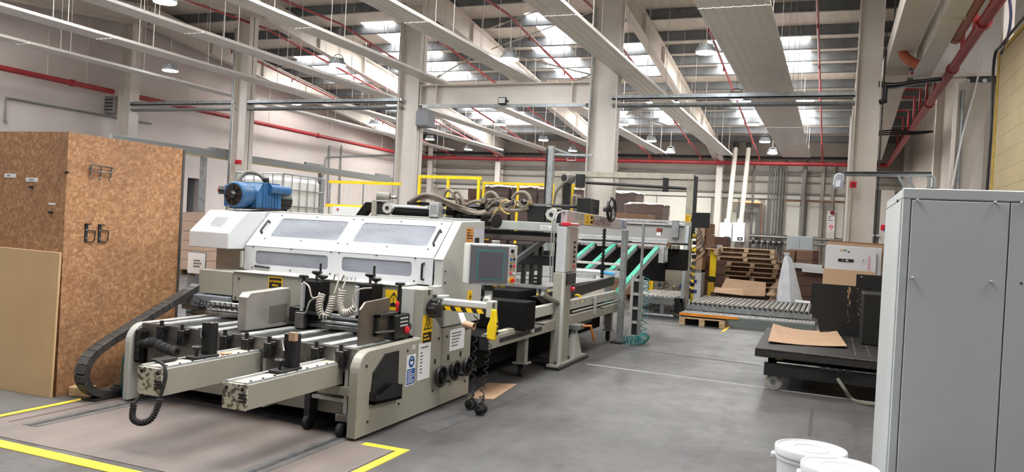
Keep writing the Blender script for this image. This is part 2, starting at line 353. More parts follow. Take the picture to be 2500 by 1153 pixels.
# cable trays between columns
for i, (a, b_, lab) in enumerate(((0, 1, 'galvanised cable tray from the left wall column to the slim column'), (1, 2, 'galvanised cable tray from the slim column to the portal beam'), (3, 4, 'galvanised cable tray from the portal beam to the right column'))):
    t = thing('cable_tray', lab, 'cable tray', (CX[a], YC, 4.5), 'overhead cable trays')
    G().box(CX[a]+.2, CX[b_]-.2, YC-.15, YC+.05, 4.62, 4.64).box(CX[a]+.2, CX[b_]-.2, YC-.15, YC-.13, 4.62, 4.72).mk('tray', galv, t)
    cyl('conduit', galv, t, (CX[a]+.2, YC-.1, 4.5), (CX[b_]-.2, YC-.1, 4.5), .03, 8); cyl('conduit', galv, t, (CX[a]+.2, YC-.03, 4.47), (CX[b_]-.2, YC-.03, 4.47), .025, 8)
# ---- radiant ceiling strips
stripm = M('white_radiant_panel', (236, 234, 230), .3, c2=(228, 225, 220), s=2)
RP = [(-2.22, -1.1, 8, 35.9, 'wide white radiant ceiling strip at the right of the hall'), (-4.85, -4.25, 8, 35.6, 'narrow radiant ceiling strip, first left of the wide one'), (-7.57, -7.06, 8, 35.2, 'narrow radiant ceiling strip, second left of the wide one'),
      (-10.0, -9.55, 8, 35.0, 'narrow radiant ceiling strip, third left of the wide one'), (-12.75, -12.25, 8, 34.6, 'narrow radiant ceiling strip, fourth left of the wide one'), (-15.3, -14.75, 8, 34.8, 'narrow radiant ceiling strip, fifth left of the wide one'), (-17.95, -17.5, 8, 35.1, 'narrow radiant ceiling strip nearest the left wall')]
ZS = 5.15
for xa, xb, ya, yb, lab in RP:
    xa *= .9595; xb *= .9595; yb *= .9595
    t = thing('radiant_strip', lab, 'heating panel', ((xa+xb)/2, ya, 5.3), 'radiant ceiling strips')
    nseg = 6; rib = 7 if xb-xa > 1 else 4; wd = xb-xa
    for k in range(nseg):
        a = ya+(yb-ya)*k/nseg; b_ = ya+(yb-ya)*(k+1)/nseg-.03; prof = []
        for j in range(rib):   # shallow ribs along the strip
            x = xa+wd*(j+.5)/rib; prof += [(x-wd/rib*.5, ZS), (x-wd/rib*.12, ZS), (x-wd/rib*.06, ZS+.009), (x+wd/rib*.06, ZS+.009), (x+wd/rib*.12, ZS)]
        prof += [(xb, ZS), (xb, ZS+.06), (xb-.015, ZS+.06), (xb-.015, ZS+.035), (xa+.015, ZS+.035), (xa+.015, ZS+.06), (xa, ZS+.06)]
        G().xz(prof, a, b_).mk('panel', stripm, t)
    g = G()
    for k in range(nseg*2):
        y = ya+(yb-ya)*(k+.5)/(nseg*2)
        for x in (xa+.05, xb-.05): g.cyl((x, y, ZS+.05), (x, y, roofz(y)-.2), .006, 4)
    g.mk('hanger', steelw, t, kind='stuff')
    for x in (xa+.12, xb-.12): tube('feed_pipe', dkmet, t, [(x, yb-.02, ZS+.01), (x, yb+.9, ZS+.01), (x, yb+.95, ZS), (x, yb+.95, ZS-.1)], .025, 6)
# ---- red sprinkler pipes
def pz(y): return 6.87-.104*(y-18)
for i, x in enumerate((-.6, -3.07, -5.5, -7.7, -10.4, -12.6, -15.1, -17.6)):
    t = thing('sprinkler_branch', '%s thin red sprinkler pipe from the right under the roof' % ORD[i], 'pipe', (x, 18, 6.8), 'red sprinkler branches under the roof')
    tube('pipe', redp, t, [(x, 15, pz(18)-.05), (x, 18, pz(18)), (x, 34.9, pz(34.9)), (x, 35.37, pz(35.2)), (x, 35.4, 5.02)], .032, 8)
    g = G()
    for y in range(19, 35, 3): g.cyl((x, y+.5, pz(y+.5)-.03), (x, y+.5, pz(y+.5)-.13), .018, 6)
    g.mk('sprinkler_head', redp, t, kind='stuff')
t = thing('sprinkler_main', 'thick red sprinkler main along the left wall', 'pipe', (-19.75, 18, 4.9))
p0 = atx(0, 166, -19.75); p1 = atx(958, 370, -19.75)
z = (p0.z+p1.z)/2
for a, b_ in ((2, YC-.3), (YC+.25, 35.4)): cyl('pipe', redp, t, (-19.75, a, z), (-19.75, b_, z), .075, 12)
for y in (15.0, 16.2, 20, 24, 28, 32): cyl('hanger', steelw, t, (-19.75, y, z+.07), (-19.75, y, roofz(y)-.3), .012, 5)
for y in (15.7, 27): cyl('coupling', redp, t, (-19.75, y, z), (-19.75, y+.12, z), .1, 12)
t = thing('sprinkler_main', 'thick red sprinkler main along the back wall', 'pipe', (-9, 35.5, 5))
cyl('pipe', redp, t, (-19.75, 35.4, 4.97), (1.87, 35.4, 4.97), .085, 12)
cyl('conduit', dkmet, t, (-19.5, 35.75, 5.27), (1.6, 35.75, 5.27), .06, 8)
for x in (-15.4, -4.9): cyl('coupling', redp, t, (x, 35.4, 4.97), (x+.14, 35.4, 4.97), .11, 12)
t = thing('sprinkler_main', 'thick red sprinkler main with risers along the right side', 'pipe', (1.87, 20, 5))
cyl('pipe', redp, t, (1.87, 8, 5.0), (1.87, 35.55, 5.0), .085, 12)
for y in (10.5, 13.3, 16.6, 20.5, 25.2): cyl('coupling', redp, t, (1.87, y, 5), (1.87, y+.14, 5), .11, 12)
for k, y in enumerate((12.7, 14.2, 15.5, 18.2, 19.6, 21.2, 22.8, 24.5, 26.3, 28.3, 30.5)):
    tube('riser', redp, t, [(1.87, y, 5.0), (1.87, y, 5.75+.1*(k % 2)), (1.5, y, 5.75+.1*(k % 2))], .035, 6)
# ---- high-bay lamps
lens = M('lamp_lens', (246, 250, 255), .4, emit=LAMP_E)
lampg = M('lamp_housing', (150, 156, 160), .4, .3)
LR = [(-2.47, 'row above the aisle at right'), (-6.57, 'second row from the right'), (-10.9, 'third row from the right'), (-16.0, 'row nearest the left wall'), (4.6, 'row added at right for fill light')]  # last row is added, out of view, to brighten cabinet front and door gap
LY = [33.5, 29.7, 25.3, 20.65, 15.55, 10.4, 5.2, 0, -5.0]
proto = None
for x, rw in LR:
    for k, y in enumerate(LY):
        if x > 0 and 3 < y < 20: continue
        lab = 'round high-bay lamp in the %s, %s from the back wall' % (rw, ORD[k])
        if proto is None:
            proto = thing('high_bay_lamp', lab, 'lamp', (x, y, 5.2), 'high-bay lamps')
            G().lathe((x, y, 5.2), (0, 0, 1), [(0, .2), (.05, .2), (.06, .16), (.09, .16), (.1, .13), (.15, .12), (.16, .05)], 20).mk('housing', lampg, proto, 0, True)
            G().lathe((x, y, 5.185), (0, 0, 1), [(0, .185), (.013, .185)], 20).mk('lens', lens, proto)
            G().tube([(x+.17*math.cos(a), y, 5.25+.2*math.sin(a)) for a in [math.pi*j/8 for j in range(9)]], .01, 5).mk('bracket', lampg, proto)
            for j in range(10):
                a = 2*math.pi*j/10; G().box(x+.12*math.cos(a)-.005, x+.12*math.cos(a)+.005, y+.12*math.sin(a)-.02, y+.12*math.sin(a)+.02, 5.29, 5.36).mk('cooling_fin', lampg, proto)
            cyl('suspension_wire', steelw, proto, (x, y, 5.44), (x, y, 6.05), .006, 4)
        else: dup(proto, (x, y, 5.2), label=lab)
# ---- tie rods of the roof bracing
rods = [((1180, 75), (1330, 20), 'white tie rod crossing below the near rooflight'), ((1200, 120), (1440, 30), 'white tie rod rising to the near rooflight'), ((1270, 140), (1475, 190), 'white tie rod falling to the wide column'), ((1535, 275), (1640, 310), 'white tie rod behind the cable tray'), ((1400, 200), (1480, 168), 'white tie rod beside the wide column'), ((1530, 280), (1600, 255), 'short white tie rod above the cable tray'), ((1040, 205), (1150, 140), 'white tie rod at the left end of the portal beam')]
for a, b_, lab in rods:
    t = thing('tie_rod', lab, 'tie rod', tuple(aty(*a, 20)), 'roof bracing rods'); p = aty(*a, 18.6); q = aty(*b_, 19.4)
    cyl('rod', steelw, t, p, q, .016, 6); mid = p.lerp(q, .25); cyl('turnbuckle', steelw, t, mid, p.lerp(q, .32), .035, 8)
# ================================================================ MACHINE IN THE FOREGROUND
XS = -3.12
FR = (0, 1, 0); UPV = (0, 0, 1)
mc = thing('board_cutting_machine', 'long beige and white cardboard cutting machine with clear windowed hood in the foreground', 'machine', (-4.2, 5.9, 0))
arcp = [(4.9, .02), (4.9, .5)] + [(5.05-.15*math.cos(a), .5+.15*math.sin(a)) for a in [math.pi/2*k/6 for k in range(1, 7)]]
sp = G().yz(arcp+[(5.82, .655), (5.82, 1.06), (5.99, 1.06), (5.99, .86), (6.2, .70), (6.2, .02)], XS-.08, XS).mk('side_panel', beige, mc, .006)
box('rear_side_panel', beige, mc, XS-.09, XS-.004, 6.212, 6.82, .02, .70, .006)
G().yz([(4.94, .0), (6.82, .0), (6.82, .02), (4.94, .02)], XS-.12, XS-.03).mk('foot_rail', dkmet, mc)
G().yz(arcp+[(5.82, .655), (5.82, .02)], -5.39, -5.33).mk('left_side_panel', ltgrey, mc, .005)
box('frame_block', beige, mc, -5.33, -3.22, 5.95, 6.8, .05, .72)
box('inner_beam', ltgrey, mc, -5.33, -3.2, 5.24, 5.34, .30, .50, .008)
box('inner_beam', beige, mc, -5.33, -3.2, 5.12, 5.2, .12, .24, .006)
for zz, yy in ((.26, 5.3), (.2, 5.28), (.14, 5.26)): box('guide_rail', alu, mc, -5.33, -3.2, yy-.12, yy-.06, zz, zz+.025)
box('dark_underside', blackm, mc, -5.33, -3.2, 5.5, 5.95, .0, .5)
# feed table
G().box(-5.33, -3.2, 5.03, 5.9, .60, .645).mk('table_plate', M('dark_table_steel', (70, 69, 68), .4, .4, c2=(48, 47, 47), s=8), mc)
fpl = box('front_plate', steel, mc, -5.3, -3.2, 4.985, 5.03, .50, .655)
for px in (392, 470, 520, 600, 668, 735, 800, 858):
    x = aty(px, 815, 5.05).x; stp = G().box(x-.045, x+.045, 5.04, 5.88, .645, .657)
    stp.mk('feed_strip', M('feed_strip_grey', (178, 182, 184), .5, c2=(140, 142, 142), s=10), mc)
for px, py in ((398, 805), (448, 815), (552, 828), (605, 836), (660, 845), (775, 858), (835, 866)):
    p = aty(px, py, 4.97); cl_ = G().box(p.x-.035, p.x+.035, 4.93, 4.985, p.z-.09, p.z+.03).box(p.x-.05, p.x+.05, 4.945, 4.985, p.z+.0, p.z+.04).mk('clamp', black, mc, .006)
    G().cyl((p.x, 4.955, p.z+.03), (p.x, 4.955, p.z+.075), .016, 8).mk('clamp_screw', black, cl_); G().cyl((p.x, 4.92, p.z-.03), (p.x, 4.935, p.z-.03), .018, 8).mk('knob', black, cl_)
for px in (430, 500, 580, 632, 690, 750, 808):
    p = aty(px, 838, 4.98); cyl('bolt', steel, mc, (p.x, 4.97, .545), (p.x, 4.985, .545), .016, 8)
# the two arms with rails, sliders and stops
def arm(xa, xb, yf, z0, z1, lab):
    a = G().box(xa, xb, yf+.012, 5.0, z0, z1).mk('support_arm', beige, mc, .004); a['label'] = lab
    G().box(xa-.002, xb+.002, yf, yf+.014, z0, z1).mk('end_face', beige_chip, a)
    for x in (xa+.03, xb-.03): G().cyl((x, yf-.002, z1-.03), (x, yf+.004, z1-.03), .014, 8).mk('bolt_hole', black, a)
    for k in range(3): G().box(xb-.055, xb+.004, yf-.008, yf+.004, z0+.05+k*.022, z0+.06+k*.022).mk('vent_slot', dkmet, a)
    for x in (xa+.012, xb-.03): G().box(x, x+.022, yf+.01, 5.0, z1, z1+.014).mk('slide_rail', alu, a)
    G().box(xa+.05, xb-.05, yf+.03, 5.0, z1, z1+.006).mk('slot_plate', M('dusty_slot', (196, 186, 170), .7, c2=(170, 160, 146), s=20), a)
    for k in range(9): G().cyl((xb-.019, yf+.06+k*.115, z1+.014), (xb-.019, yf+.06+k*.115, z1+.02), .008, 6).mk('rail_screw', dkmet, a)
    return a
a1 = arm(-4.274, -4.068, 4.006, .366, .548, 'left support arm with chipped end'); a2 = arm(-3.50, -3.315, 3.946, .385, .545, 'right support arm with chipped end')
for xa, xb in ((-4.274, -4.068), (-3.5, -3.315)):   # webs that carry the arms
    G().yz([(4.99, .12), (4.99, .5), (5.26, .5), (5.26, .12)], xb+.02, xb+.05).mk('arm_bracket', ltgrey, mc); box('arm_saddle', beige, mc, xa-.03, xb+.12, 4.98, 5.24, .3, .37, .005)
def stop(par, px, py, x, ym, zt, cap):
    c = G().xy([(x-.045, ym-.03), (x+.03, ym-.03), (x+.05, ym), (x+.05, ym+.045), (x-.045, ym+.045)], zt+.02, zt+.265).mk('stop_block', black, par, .008, False)
    G().beam((x-.06, ym-.03, zt+.21), (x-.03, ym-.045, zt+.14), .012, .025).mk('lever', steel if cap else black, c)
    G().box(x-.055, x+.055, ym-.16, ym+.06, zt+.012, zt+.03).mk('slide_plate', dkmet, par, .003)
    k = G().lathe((x-.01, ym-.1, zt+.03), (0, 0, 1), [(0, .012), (.045, .012), (.046, .036), (.062, .038), (.07, .03)], 14).mk('clamp_knob', black, par, 0, True)
    G().box(x-.07, x+.04, ym-.17, ym-.03, zt+.0, zt+.012).mk('knob_foot', dkmet, k)
    if cap: G().box(x+.0, x+.052, ym-.035, ym+.0, zt+.215, zt+.272).mk('worn_patch', kraft, c)
stop(a1, 0, 0, -4.16, 4.52, .548, False); stop(a2, 0, 0, -3.4, 4.48, .545, True)
box('wood_chip', M('wood_chip', (206, 160, 130), .8), a1, -4.15, -4.09, 4.63, 4.7, .556, .576, .006)
box('sensor_plate', dkmet, a1, -4.29, -4.2, 4.12, 4.28, .562, .582, .004)
G().tube(smoothpath([(-4.16, 4.06, .585), (-4.09, 4.04, .57), (-4.055, 4.03, .5), (-4.06, 4.0, .38), (-4.08, 3.96, .24), (-4.14, 3.93, .2), (-4.22, 3.93, .22), (-4.26, 3.97, .30), (-4.25, 4.05, .37)], 8), .012, 7).mk('sensor_cable', rubber, a1, 0, True)
G().tube(helix([(-4.058, 4.0, .36), (-4.08, 3.96, .24), (-4.14, 3.93, .2), (-4.22, 3.93, .22), (-4.26, 3.97, .30)], .017, 26, 8), .006, 5).mk('cable_sleeve', rubber, a1, 0, True)
# corrugated hose beside the left panel
p = [(-5.27, 4.98, .6), (-5.26, 4.95, .5), (-5.2, 4.95, .5), (-5.1, 4.93, .52), (-4.95, 4.88, .50), (-4.75, 4.82, .49)]
G().tube(helix(p, .03, 16, 10), .014, 5).mk('spiral_hose', rubber, mc, 0, True)
G().box(-5.32, -5.22, 4.93, 4.99, .33, .6).mk('hose_manifold', blackm, mc, .01)
for k in range(4): G().cyl((-5.27, 4.92, .38+k*.06), (-5.27, 4.98, .38+k*.06), .028, 10).mk('hose_fitting', black, mc, 0, True)
# wheels, pocket, foot wheel
def wheel(par, x, y, r, nm='wheel'):
    w_ = G().lathe((x-.025, y, r), (1, 0, 0), [(0, r*.8), (.006, r), (.044, r), (.05, r*.8)], 18).mk(nm, rubber, par, 0, True); return w_
wheel(mc, -3.28, 4.96, .055); wheel(mc, -3.62, 5.02, .055)
box('wheel_fork', dkmet, mc, -3.65, -3.6, 5.0, 5.1, .08, .32); box('wheel_fork', steel, mc, -3.33, -3.2, 4.94, 5.12, .12, .17, .004)
box('drive_block', black, mc, -3.5, -3.4, 5.06, 5.18, .3, .44, .01); box('drive_carriage', ltgrey, mc, -3.62, -3.24, 5.02, 5.2, .24, .27, .004)
pk = G().yz([(5.07, .275), (5.46, .245), (5.45, .60), (5.25, .60), (5.09, .48)], XS, XS+.012).mk('document_pocket', black, mc)
G().yz([(5.06, .25), (5.46, .225), (5.46, .245), (5.06, .275)], XS, XS+.05).mk('pocket_floor', black, pk)
G().yz([(5.06, .25), (5.46, .225), (5.46, .34), (5.30, .36), (5.14, .31), (5.06, .32)], XS+.046, XS+.05).mk('pocket_front', M('smoked_plastic', (30, 30, 32), .15, alpha=.75), pk)
for yy in (5.06, 5.452): G().box(XS, XS+.05, yy, yy+.008, .245, .34).mk('pocket_side', black, pk)
# bolts of the side panels
for y, z in ((5.0, .54), (5.05, .12), (5.6, .58), (5.5, .17), (6.07, .18), (6.14, .62), (6.3, .2), (6.72, .16), (6.3, .62)):
    G().lathe((XS, y, z), (1, 0, 0), [(0, .011), (.006, .011), (.009, .006)], 8).mk('panel_screw', dkmet, sp)
for y, z in ((6.09, .427), (6.35, .428), (6.6, .43), (5.92, 1.03)): box('slot', black, mc, XS-.005, XS+.002, y-.016, y+.016, z-.022, z+.022)
def handwheel(par, y, z, r, x=XS, arms_=True):
    h = G().cyl((x, y, z), (x+.05, y, z), .022, 10).mk('handwheel', black, par, 0, True)
    G().torus((x+.055, y, z), (1, 0, 0), r, .014, 22, 7).mk('rim', black, h, 0, True)
    G().lathe((x+.03, y, z), (1, 0, 0), [(0, r*.95), (.012, r*.95), (.02, r*.4), (.04, r*.35)], 18).mk('dial', blackm, h, 0, True)
    if arms_: G().cyl((x+.06, y+r*.8, z-r*.55), (x+.11, y+r*.8, z-r*.55), .012, 8).mk('crank_grip', black, h, 0, True)
handwheel(mc, 6.12, .30, .085); handwheel(mc, 6.40, .31, .08); handwheel(mc, 6.66, .312, .078)
for y, rr_ in ((6.27, .02), (6.53, .02)): cyl('shaft_stub', black, mc, (XS, y, .30), (XS+.05, y, .30), rr_, 8)
h = G().lathe((XS, 5.93, .905), (1, 0, 0), [(0, .05), (.03, .07), (.08, .075), (.1, .06), (.11, .03)], 10).mk('star_knob', black, mc, 0, False)
for k in range(6):
    a = k*math.pi/3; G().cyl((XS+.03, 5.93+.07*math.cos(a), .905+.07*math.sin(a)), (XS+.095, 5.93+.07*math.cos(a), .905+.07*math.sin(a)), .02, 8).mk('lobe', black, h, 0, True)
# signs on the side
yv = (0, 1, 0)
s = plate('safety_sign', paper, mc, (XS, 5.67, .415), yv, UPV, .145, .25); s['label'] = 'blue and white mandatory eye protection sign'
def disc(name, mat, par, c, n, r, t=.003, k=20): c = V(c); n = V(n); return G().cyl(c, c+n*t, r, k).mk(name, mat, par)
G().lathe((XS+.002, 5.675, .482), (1, 0, 0), [(0, .048), (.001, .048)], 24).mk('pictogram_disc', blues, s)
G().yz([(5.655, .46), (5.695, .46), (5.7, .485), (5.692, .51), (5.658, .51), (5.65, .485)], XS+.003, XS+.0038).mk('pictogram_face', paper, s); G().yz([(5.65, .487), (5.7, .487), (5.695, .502), (5.655, .502)], XS+.0038, XS+.0046).mk('pictogram_goggles', ink, s)
plate('blue_field', blues, s, (XS+.002, 5.672, .362), yv, UPV, .128, .125, .001); lines('print', paper, s, (XS+.003, 5.672, .362), yv, UPV, .105, .11, 7, 1, 3)
s = plate('notice_sheet', paper, mc, (XS, 5.893, .46), yv, UPV, .21, .31); lines('print', textg, s, (XS+.002, 5.9, .575), yv, UPV, .15, .03, 1, 1, 5); lines('print', textg, s, (XS+.002, 5.87, .45), yv, UPV, .1, .19, 7, .55, 8)
s = plate('hazard_sign', yelg, mc, (XS, 5.92, .727), yv, UPV, .17, .235); s['label'] = 'tall yellow crush hazard sign'
def tri(par, cx_, cy_, cz, R_, right, up, mat=ink, w_=.12):
    right = V(right); up = V(up); n = right.cross(up); c = V((cx_, cy_, cz)); P = [c+up*R_, c-up*R_*.62-right*R_*1.0, c-up*R_*.62+right*R_*1.0]
    g = G()
    for i in range(3):
        a, b_ = P[i], P[(i+1) % 3]; ai = c+(a-c)*(1-w_*1.9); bi = c+(b_-c)*(1-w_*1.9); g.prism([a, b_, bi, ai], n*.001)
    return g.mk('warning_triangle', mat, par)
tri(s, XS+.002, 5.922, .765, .072, yv, UPV); G().torus((XS+.003, 5.922, .752), (1, 0, 0), .016, .003, 14, 4).mk('pictogram_ring', ink, s)
plate('caption_field', ink, s, (XS+.002, 5.92, .655), yv, UPV, .15, .08, .001); lines('print', yelg, s, (XS+.003, 5.92, .655), yv, UPV, .12, .06, 2, .95, 4)
s = plate('notice_sheet', paper, mc, (XS, 6.505, .575), yv, UPV, .3, .19); lines('print', textg, s, (XS+.002, 6.505, .58), yv, UPV, .22, .14, 5, .95, 6)
s = plate('small_tag', paper, mc, (XS, 5.70, .598), yv, UPV, .05, .03); lines('print', textg, s, (XS+.002, 5.70, .598), yv, UPV, .04, .02, 2, 1, 2)
# cross casing above the table
cs = box('front_casing', beige, mc, -5.14, -3.36, 5.86, 6.16, .80, 1.065, .006)
box('end_block', beige, mc, -5.56, -5.15, 5.87, 6.16, .84, 1.065, .006); box('end_block', ltgrey, mc, -3.35, -3.205, 5.83, 6.16, .66, 1.062, .008)
box('casing_lip', ltgrey, mc, -5.14, -3.36, 5.85, 6.16, 1.065, 1.078, .003)
box('left_shelf', M('blue_grey_bracket', (120, 126, 132), .5), mc, -5.75, -5.15, 5.8, 6.1, .72, .83, .006); box('left_leg', ltgrey, mc, -5.55, -5.4, 5.9, 6.2, .02, .72)
for x, z in ((-5.07, 1.01), (-5.1, .83), (-3.42, 1.0), (-4.2, 1.02)): G().lathe((x, 5.86, z), (0, -1, 0), [(0, .011), (.006, .011), (.009, .006)], 8).mk('casing_screw', dkmet, cs)
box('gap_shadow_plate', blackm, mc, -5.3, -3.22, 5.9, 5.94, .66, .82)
for k, (yy, zz, rr_) in enumerate(((5.80, .745, .03), (5.76, .715, .022), (5.83, .70, .028))): cyl('cross_bar', alu if k else steel, mc, (-5.32, yy, zz), (-3.22, yy, zz), rr_, 12)
box('cross_rail', alu, mc, -5.3, -3.22, 5.74, 5.79, .755, .79, .004); box('cross_rail', steel, mc, -5.3, -3.22, 5.70, 5.73, .665, .70, .003)
G().tube(helix([(-5.5, 5.78, .78), (-5.3, 5.70, .76), (-5.0, 5.68, .765), (-4.75, 5.68, .755)], .028, 12, 10), .005, 5).mk('air_coil', black, mc, 0, True)
XV = (1, 0, 0)
s = plate('hazard_sign', yelg, mc, (-4.655, 5.858, .995), XV, UPV, .155, .115); s['label'] = 'yellow and black hand injury warning sign'
plate('black_field', ink, s, (-4.655, 5.856, .995), XV, UPV, .138, .098, .001); text('lettering', 'A KÉZ SÉRÜLÉSÉNEK', yelg, s, (-4.655, 5.8545, 1.012), XV, UPV, .0235, wscale=.62); text('lettering', 'VESZÉLYE', yelg, s, (-4.655, 5.8545, .976), XV, UPV, .026, wscale=.62)
s = plate('hazard_sign', yelg, mc, (-3.425, 5.858, .945), XV, UPV, .155, .17); s['label'] = 'square yellow hand crush triangle sign'
tri(s, -3.42, 5.855, .94, .078, XV, UPV, w_=.09); G().box(-3.45, -3.385, 5.853, 5.855, .9, .918).box(-3.435, -3.41, 5.853, 5.855, .918, .926).mk('pictogram_hand', ink, s); G().box(-3.425, -3.419, 5.853, 5.855, .935, .97).mk('pictogram_arrow', ink, s)
# adjustable print / slitting heads on the casing
def head(x, w_, z0, z1, full):
    hd = box('slitting_head', blackm, mc, x-w_/2, x+w_/2, 5.68, 5.84, z0, z1, .006)
    G().box(x-w_/2+.0, x-w_/2+.03, 5.655, 5.685, z0+.03, z1-.02).mk('head_strip', alu, hd, .002)
    for k, (dx, hh) in enumerate(((.0, .12), (w_*.36, .05))):
        G().cyl((x+dx, 5.76, z1), (x+dx, 5.76, z1+hh*.5), .012, 8).mk('spindle', steel, hd)
        kn = G().lathe((x+dx, 5.76, z1+hh*.45), (0, 0, 1), [(0, .02), (.012, .045), (.028, .047), (.034, .03)], 14).mk('adjusting_knob', black, hd, 0, True)
        if k == 0: G().cyl((x+dx+.035, 5.76, z1+hh*.45+.02), (x+dx+.035, 5.76, z1+hh*.45+.1), .01, 8).mk('crank_handle', black, hd, 0, True)
    if full:
        G().box(x-w_/2-.02, x-w_/2+.07, 5.62, 5.68, .655, .79).mk('steel_foot', steel, hd, .002); G().box(x-.2, x-.05, 5.66, 5.80, .70, .83).mk('head_carriage', black, hd, .006)
        G().box(x-.12, x+.1, 5.64, 5.7, .78, .80).mk('head_shelf', dkmet, hd)
    return hd
h1 = head(-4.14, .17, .72, 1.06, True); h2 = head(-3.60, .16, .78, 1.075, False)
def post(x, y, z0, z1):
    p_ = cyl('clamp_post', black, mc, (x, y, z0), (x, y, z1), .02, 10)
    G().lathe((x, y, z1), (0, 0, 1), [(0, .014), (.03, .014), (.031, .042), (.05, .044), (.055, .03)], 8).mk('clamp_knob', black, p_)
post(-4.26, 5.74, .7, 1.05); post(-3.275, 5.7, .66, 1.06)
G().lathe((-3.272, 5.665, .86), (0, 0, 1), [(0, .01), (.05, .012), (.09, .017), (.1, .012)], 10).mk('red_handle', redk, mc, 0, True)
# coiled air lines of the heads
for pts, R_, tn in (([(-4.02, 5.68, .96), (-4.0, 5.62, .87), (-3.96, 5.60, .79), (-3.92, 5.62, .78)], .026, 11), ([(-3.92, 5.62, .78), (-3.90, 5.64, .86), (-3.90, 5.66, .95)], .026, 9), ([(-3.83, 5.7, 1.01), (-3.82, 5.66, .9), (-3.76, 5.62, .83), (-3.68, 5.60, .84), (-3.63, 5.6, .88)], .028, 17)):
    G().tube(helix(pts, R_, tn, 9), .008, 5).mk('coiled_air_line', M('coil_grey', (172, 166, 156), .5), mc, 0, True)
for pts in ([(-4.2, 5.66, 1.05), (-4.1, 5.6, 1.02), (-4.06, 5.6, .93), (-4.02, 5.66, .95)], [(-4.2, 5.66, .78), (-4.12, 5.6, .8), (-4.08, 5.6, .9), (-4.03, 5.65, .93)], [(-3.63, 5.6, .88), (-3.66, 5.6, .95), (-3.62, 5.62, 1.03), (-3.53, 5.68, 1.05)], [(-3.98, 5.78, 1.08), (-3.95, 5.76, 1.13), (-3.9, 5.74, 1.1), (-3.9, 5.68, .97)], [(-3.9, 5.78, 1.08), (-3.86, 5.76, 1.13), (-3.83, 5.74, 1.1), (-3.83, 5.7, 1.02)]):
    G().tube(smoothpath(pts, 7), .007, 5).mk('air_line', M('coil_grey'), mc, 0, True)
for x in (-3.96, -3.92, -3.88, -3.84): G().cyl((x, 5.9, 1.078), (x, 5.9, 1.11), .012, 7).mk('air_fitting', alu, mc)
# steel side guides on the table
gd = G().yz([(5.17, .657), (5.17, .93), (5.21, .965), (5.70, .985), (5.73, .96), (5.73, .657)], -4.47, -4.38).mk('side_guide', M('brushed_steel', (184, 181, 175), .42, .55, c2=(164, 160, 154), s=5), mc, .004)
G().yz([(5.45, .70), (5.45, .84), (5.68, .85), (5.68, .70)], -4.38, -4.376).mk('guide_label', M('aged_plate', (132, 126, 118), .4, .5), gd)
gd = G().yz([(5.12, .657), (5.12, .93), (5.19, .985), (5.52, 1.0), (5.55, .97), (5.50, .66)], -3.29, -3.27).mk('side_guide', M('brown_steel', (134, 126, 118), .35, .7, c2=(112, 104, 97), s=6), mc, .003)
for y0_, y1_, z0_, z1_ in ((5.31, 5.35, .72, .88), (5.62, 5.66, .72, .88), (5.31, 5.66, .855, .88), (5.31, 5.66, .71, .735)): G().box(-3.27, -3.235, y0_, y1_, z0_, z1_).mk('guide_frame', black, gd, .003)
G().cyl((-3.24, 5.30, .745), (-3.22, 5.70, .725), .008, 8).mk('lock_rod', steel, gd); G().lathe((-3.215, 5.70, .725), (0, 1, 0), [(0, .015), (.01, .032), (.035, .034), (.045, .02)], 12).mk('red_lock_knob', redk, gd, 0, True)
box('guide_carriage', black, mc, -3.33, -3.21, 5.55, 5.78, .66, .86, .01)
for k in range(3): box('terminal_block', alu, mc, -3.24, -3.205, 5.62, 5.74, .76+k*.03, .775+k*.03, .003)
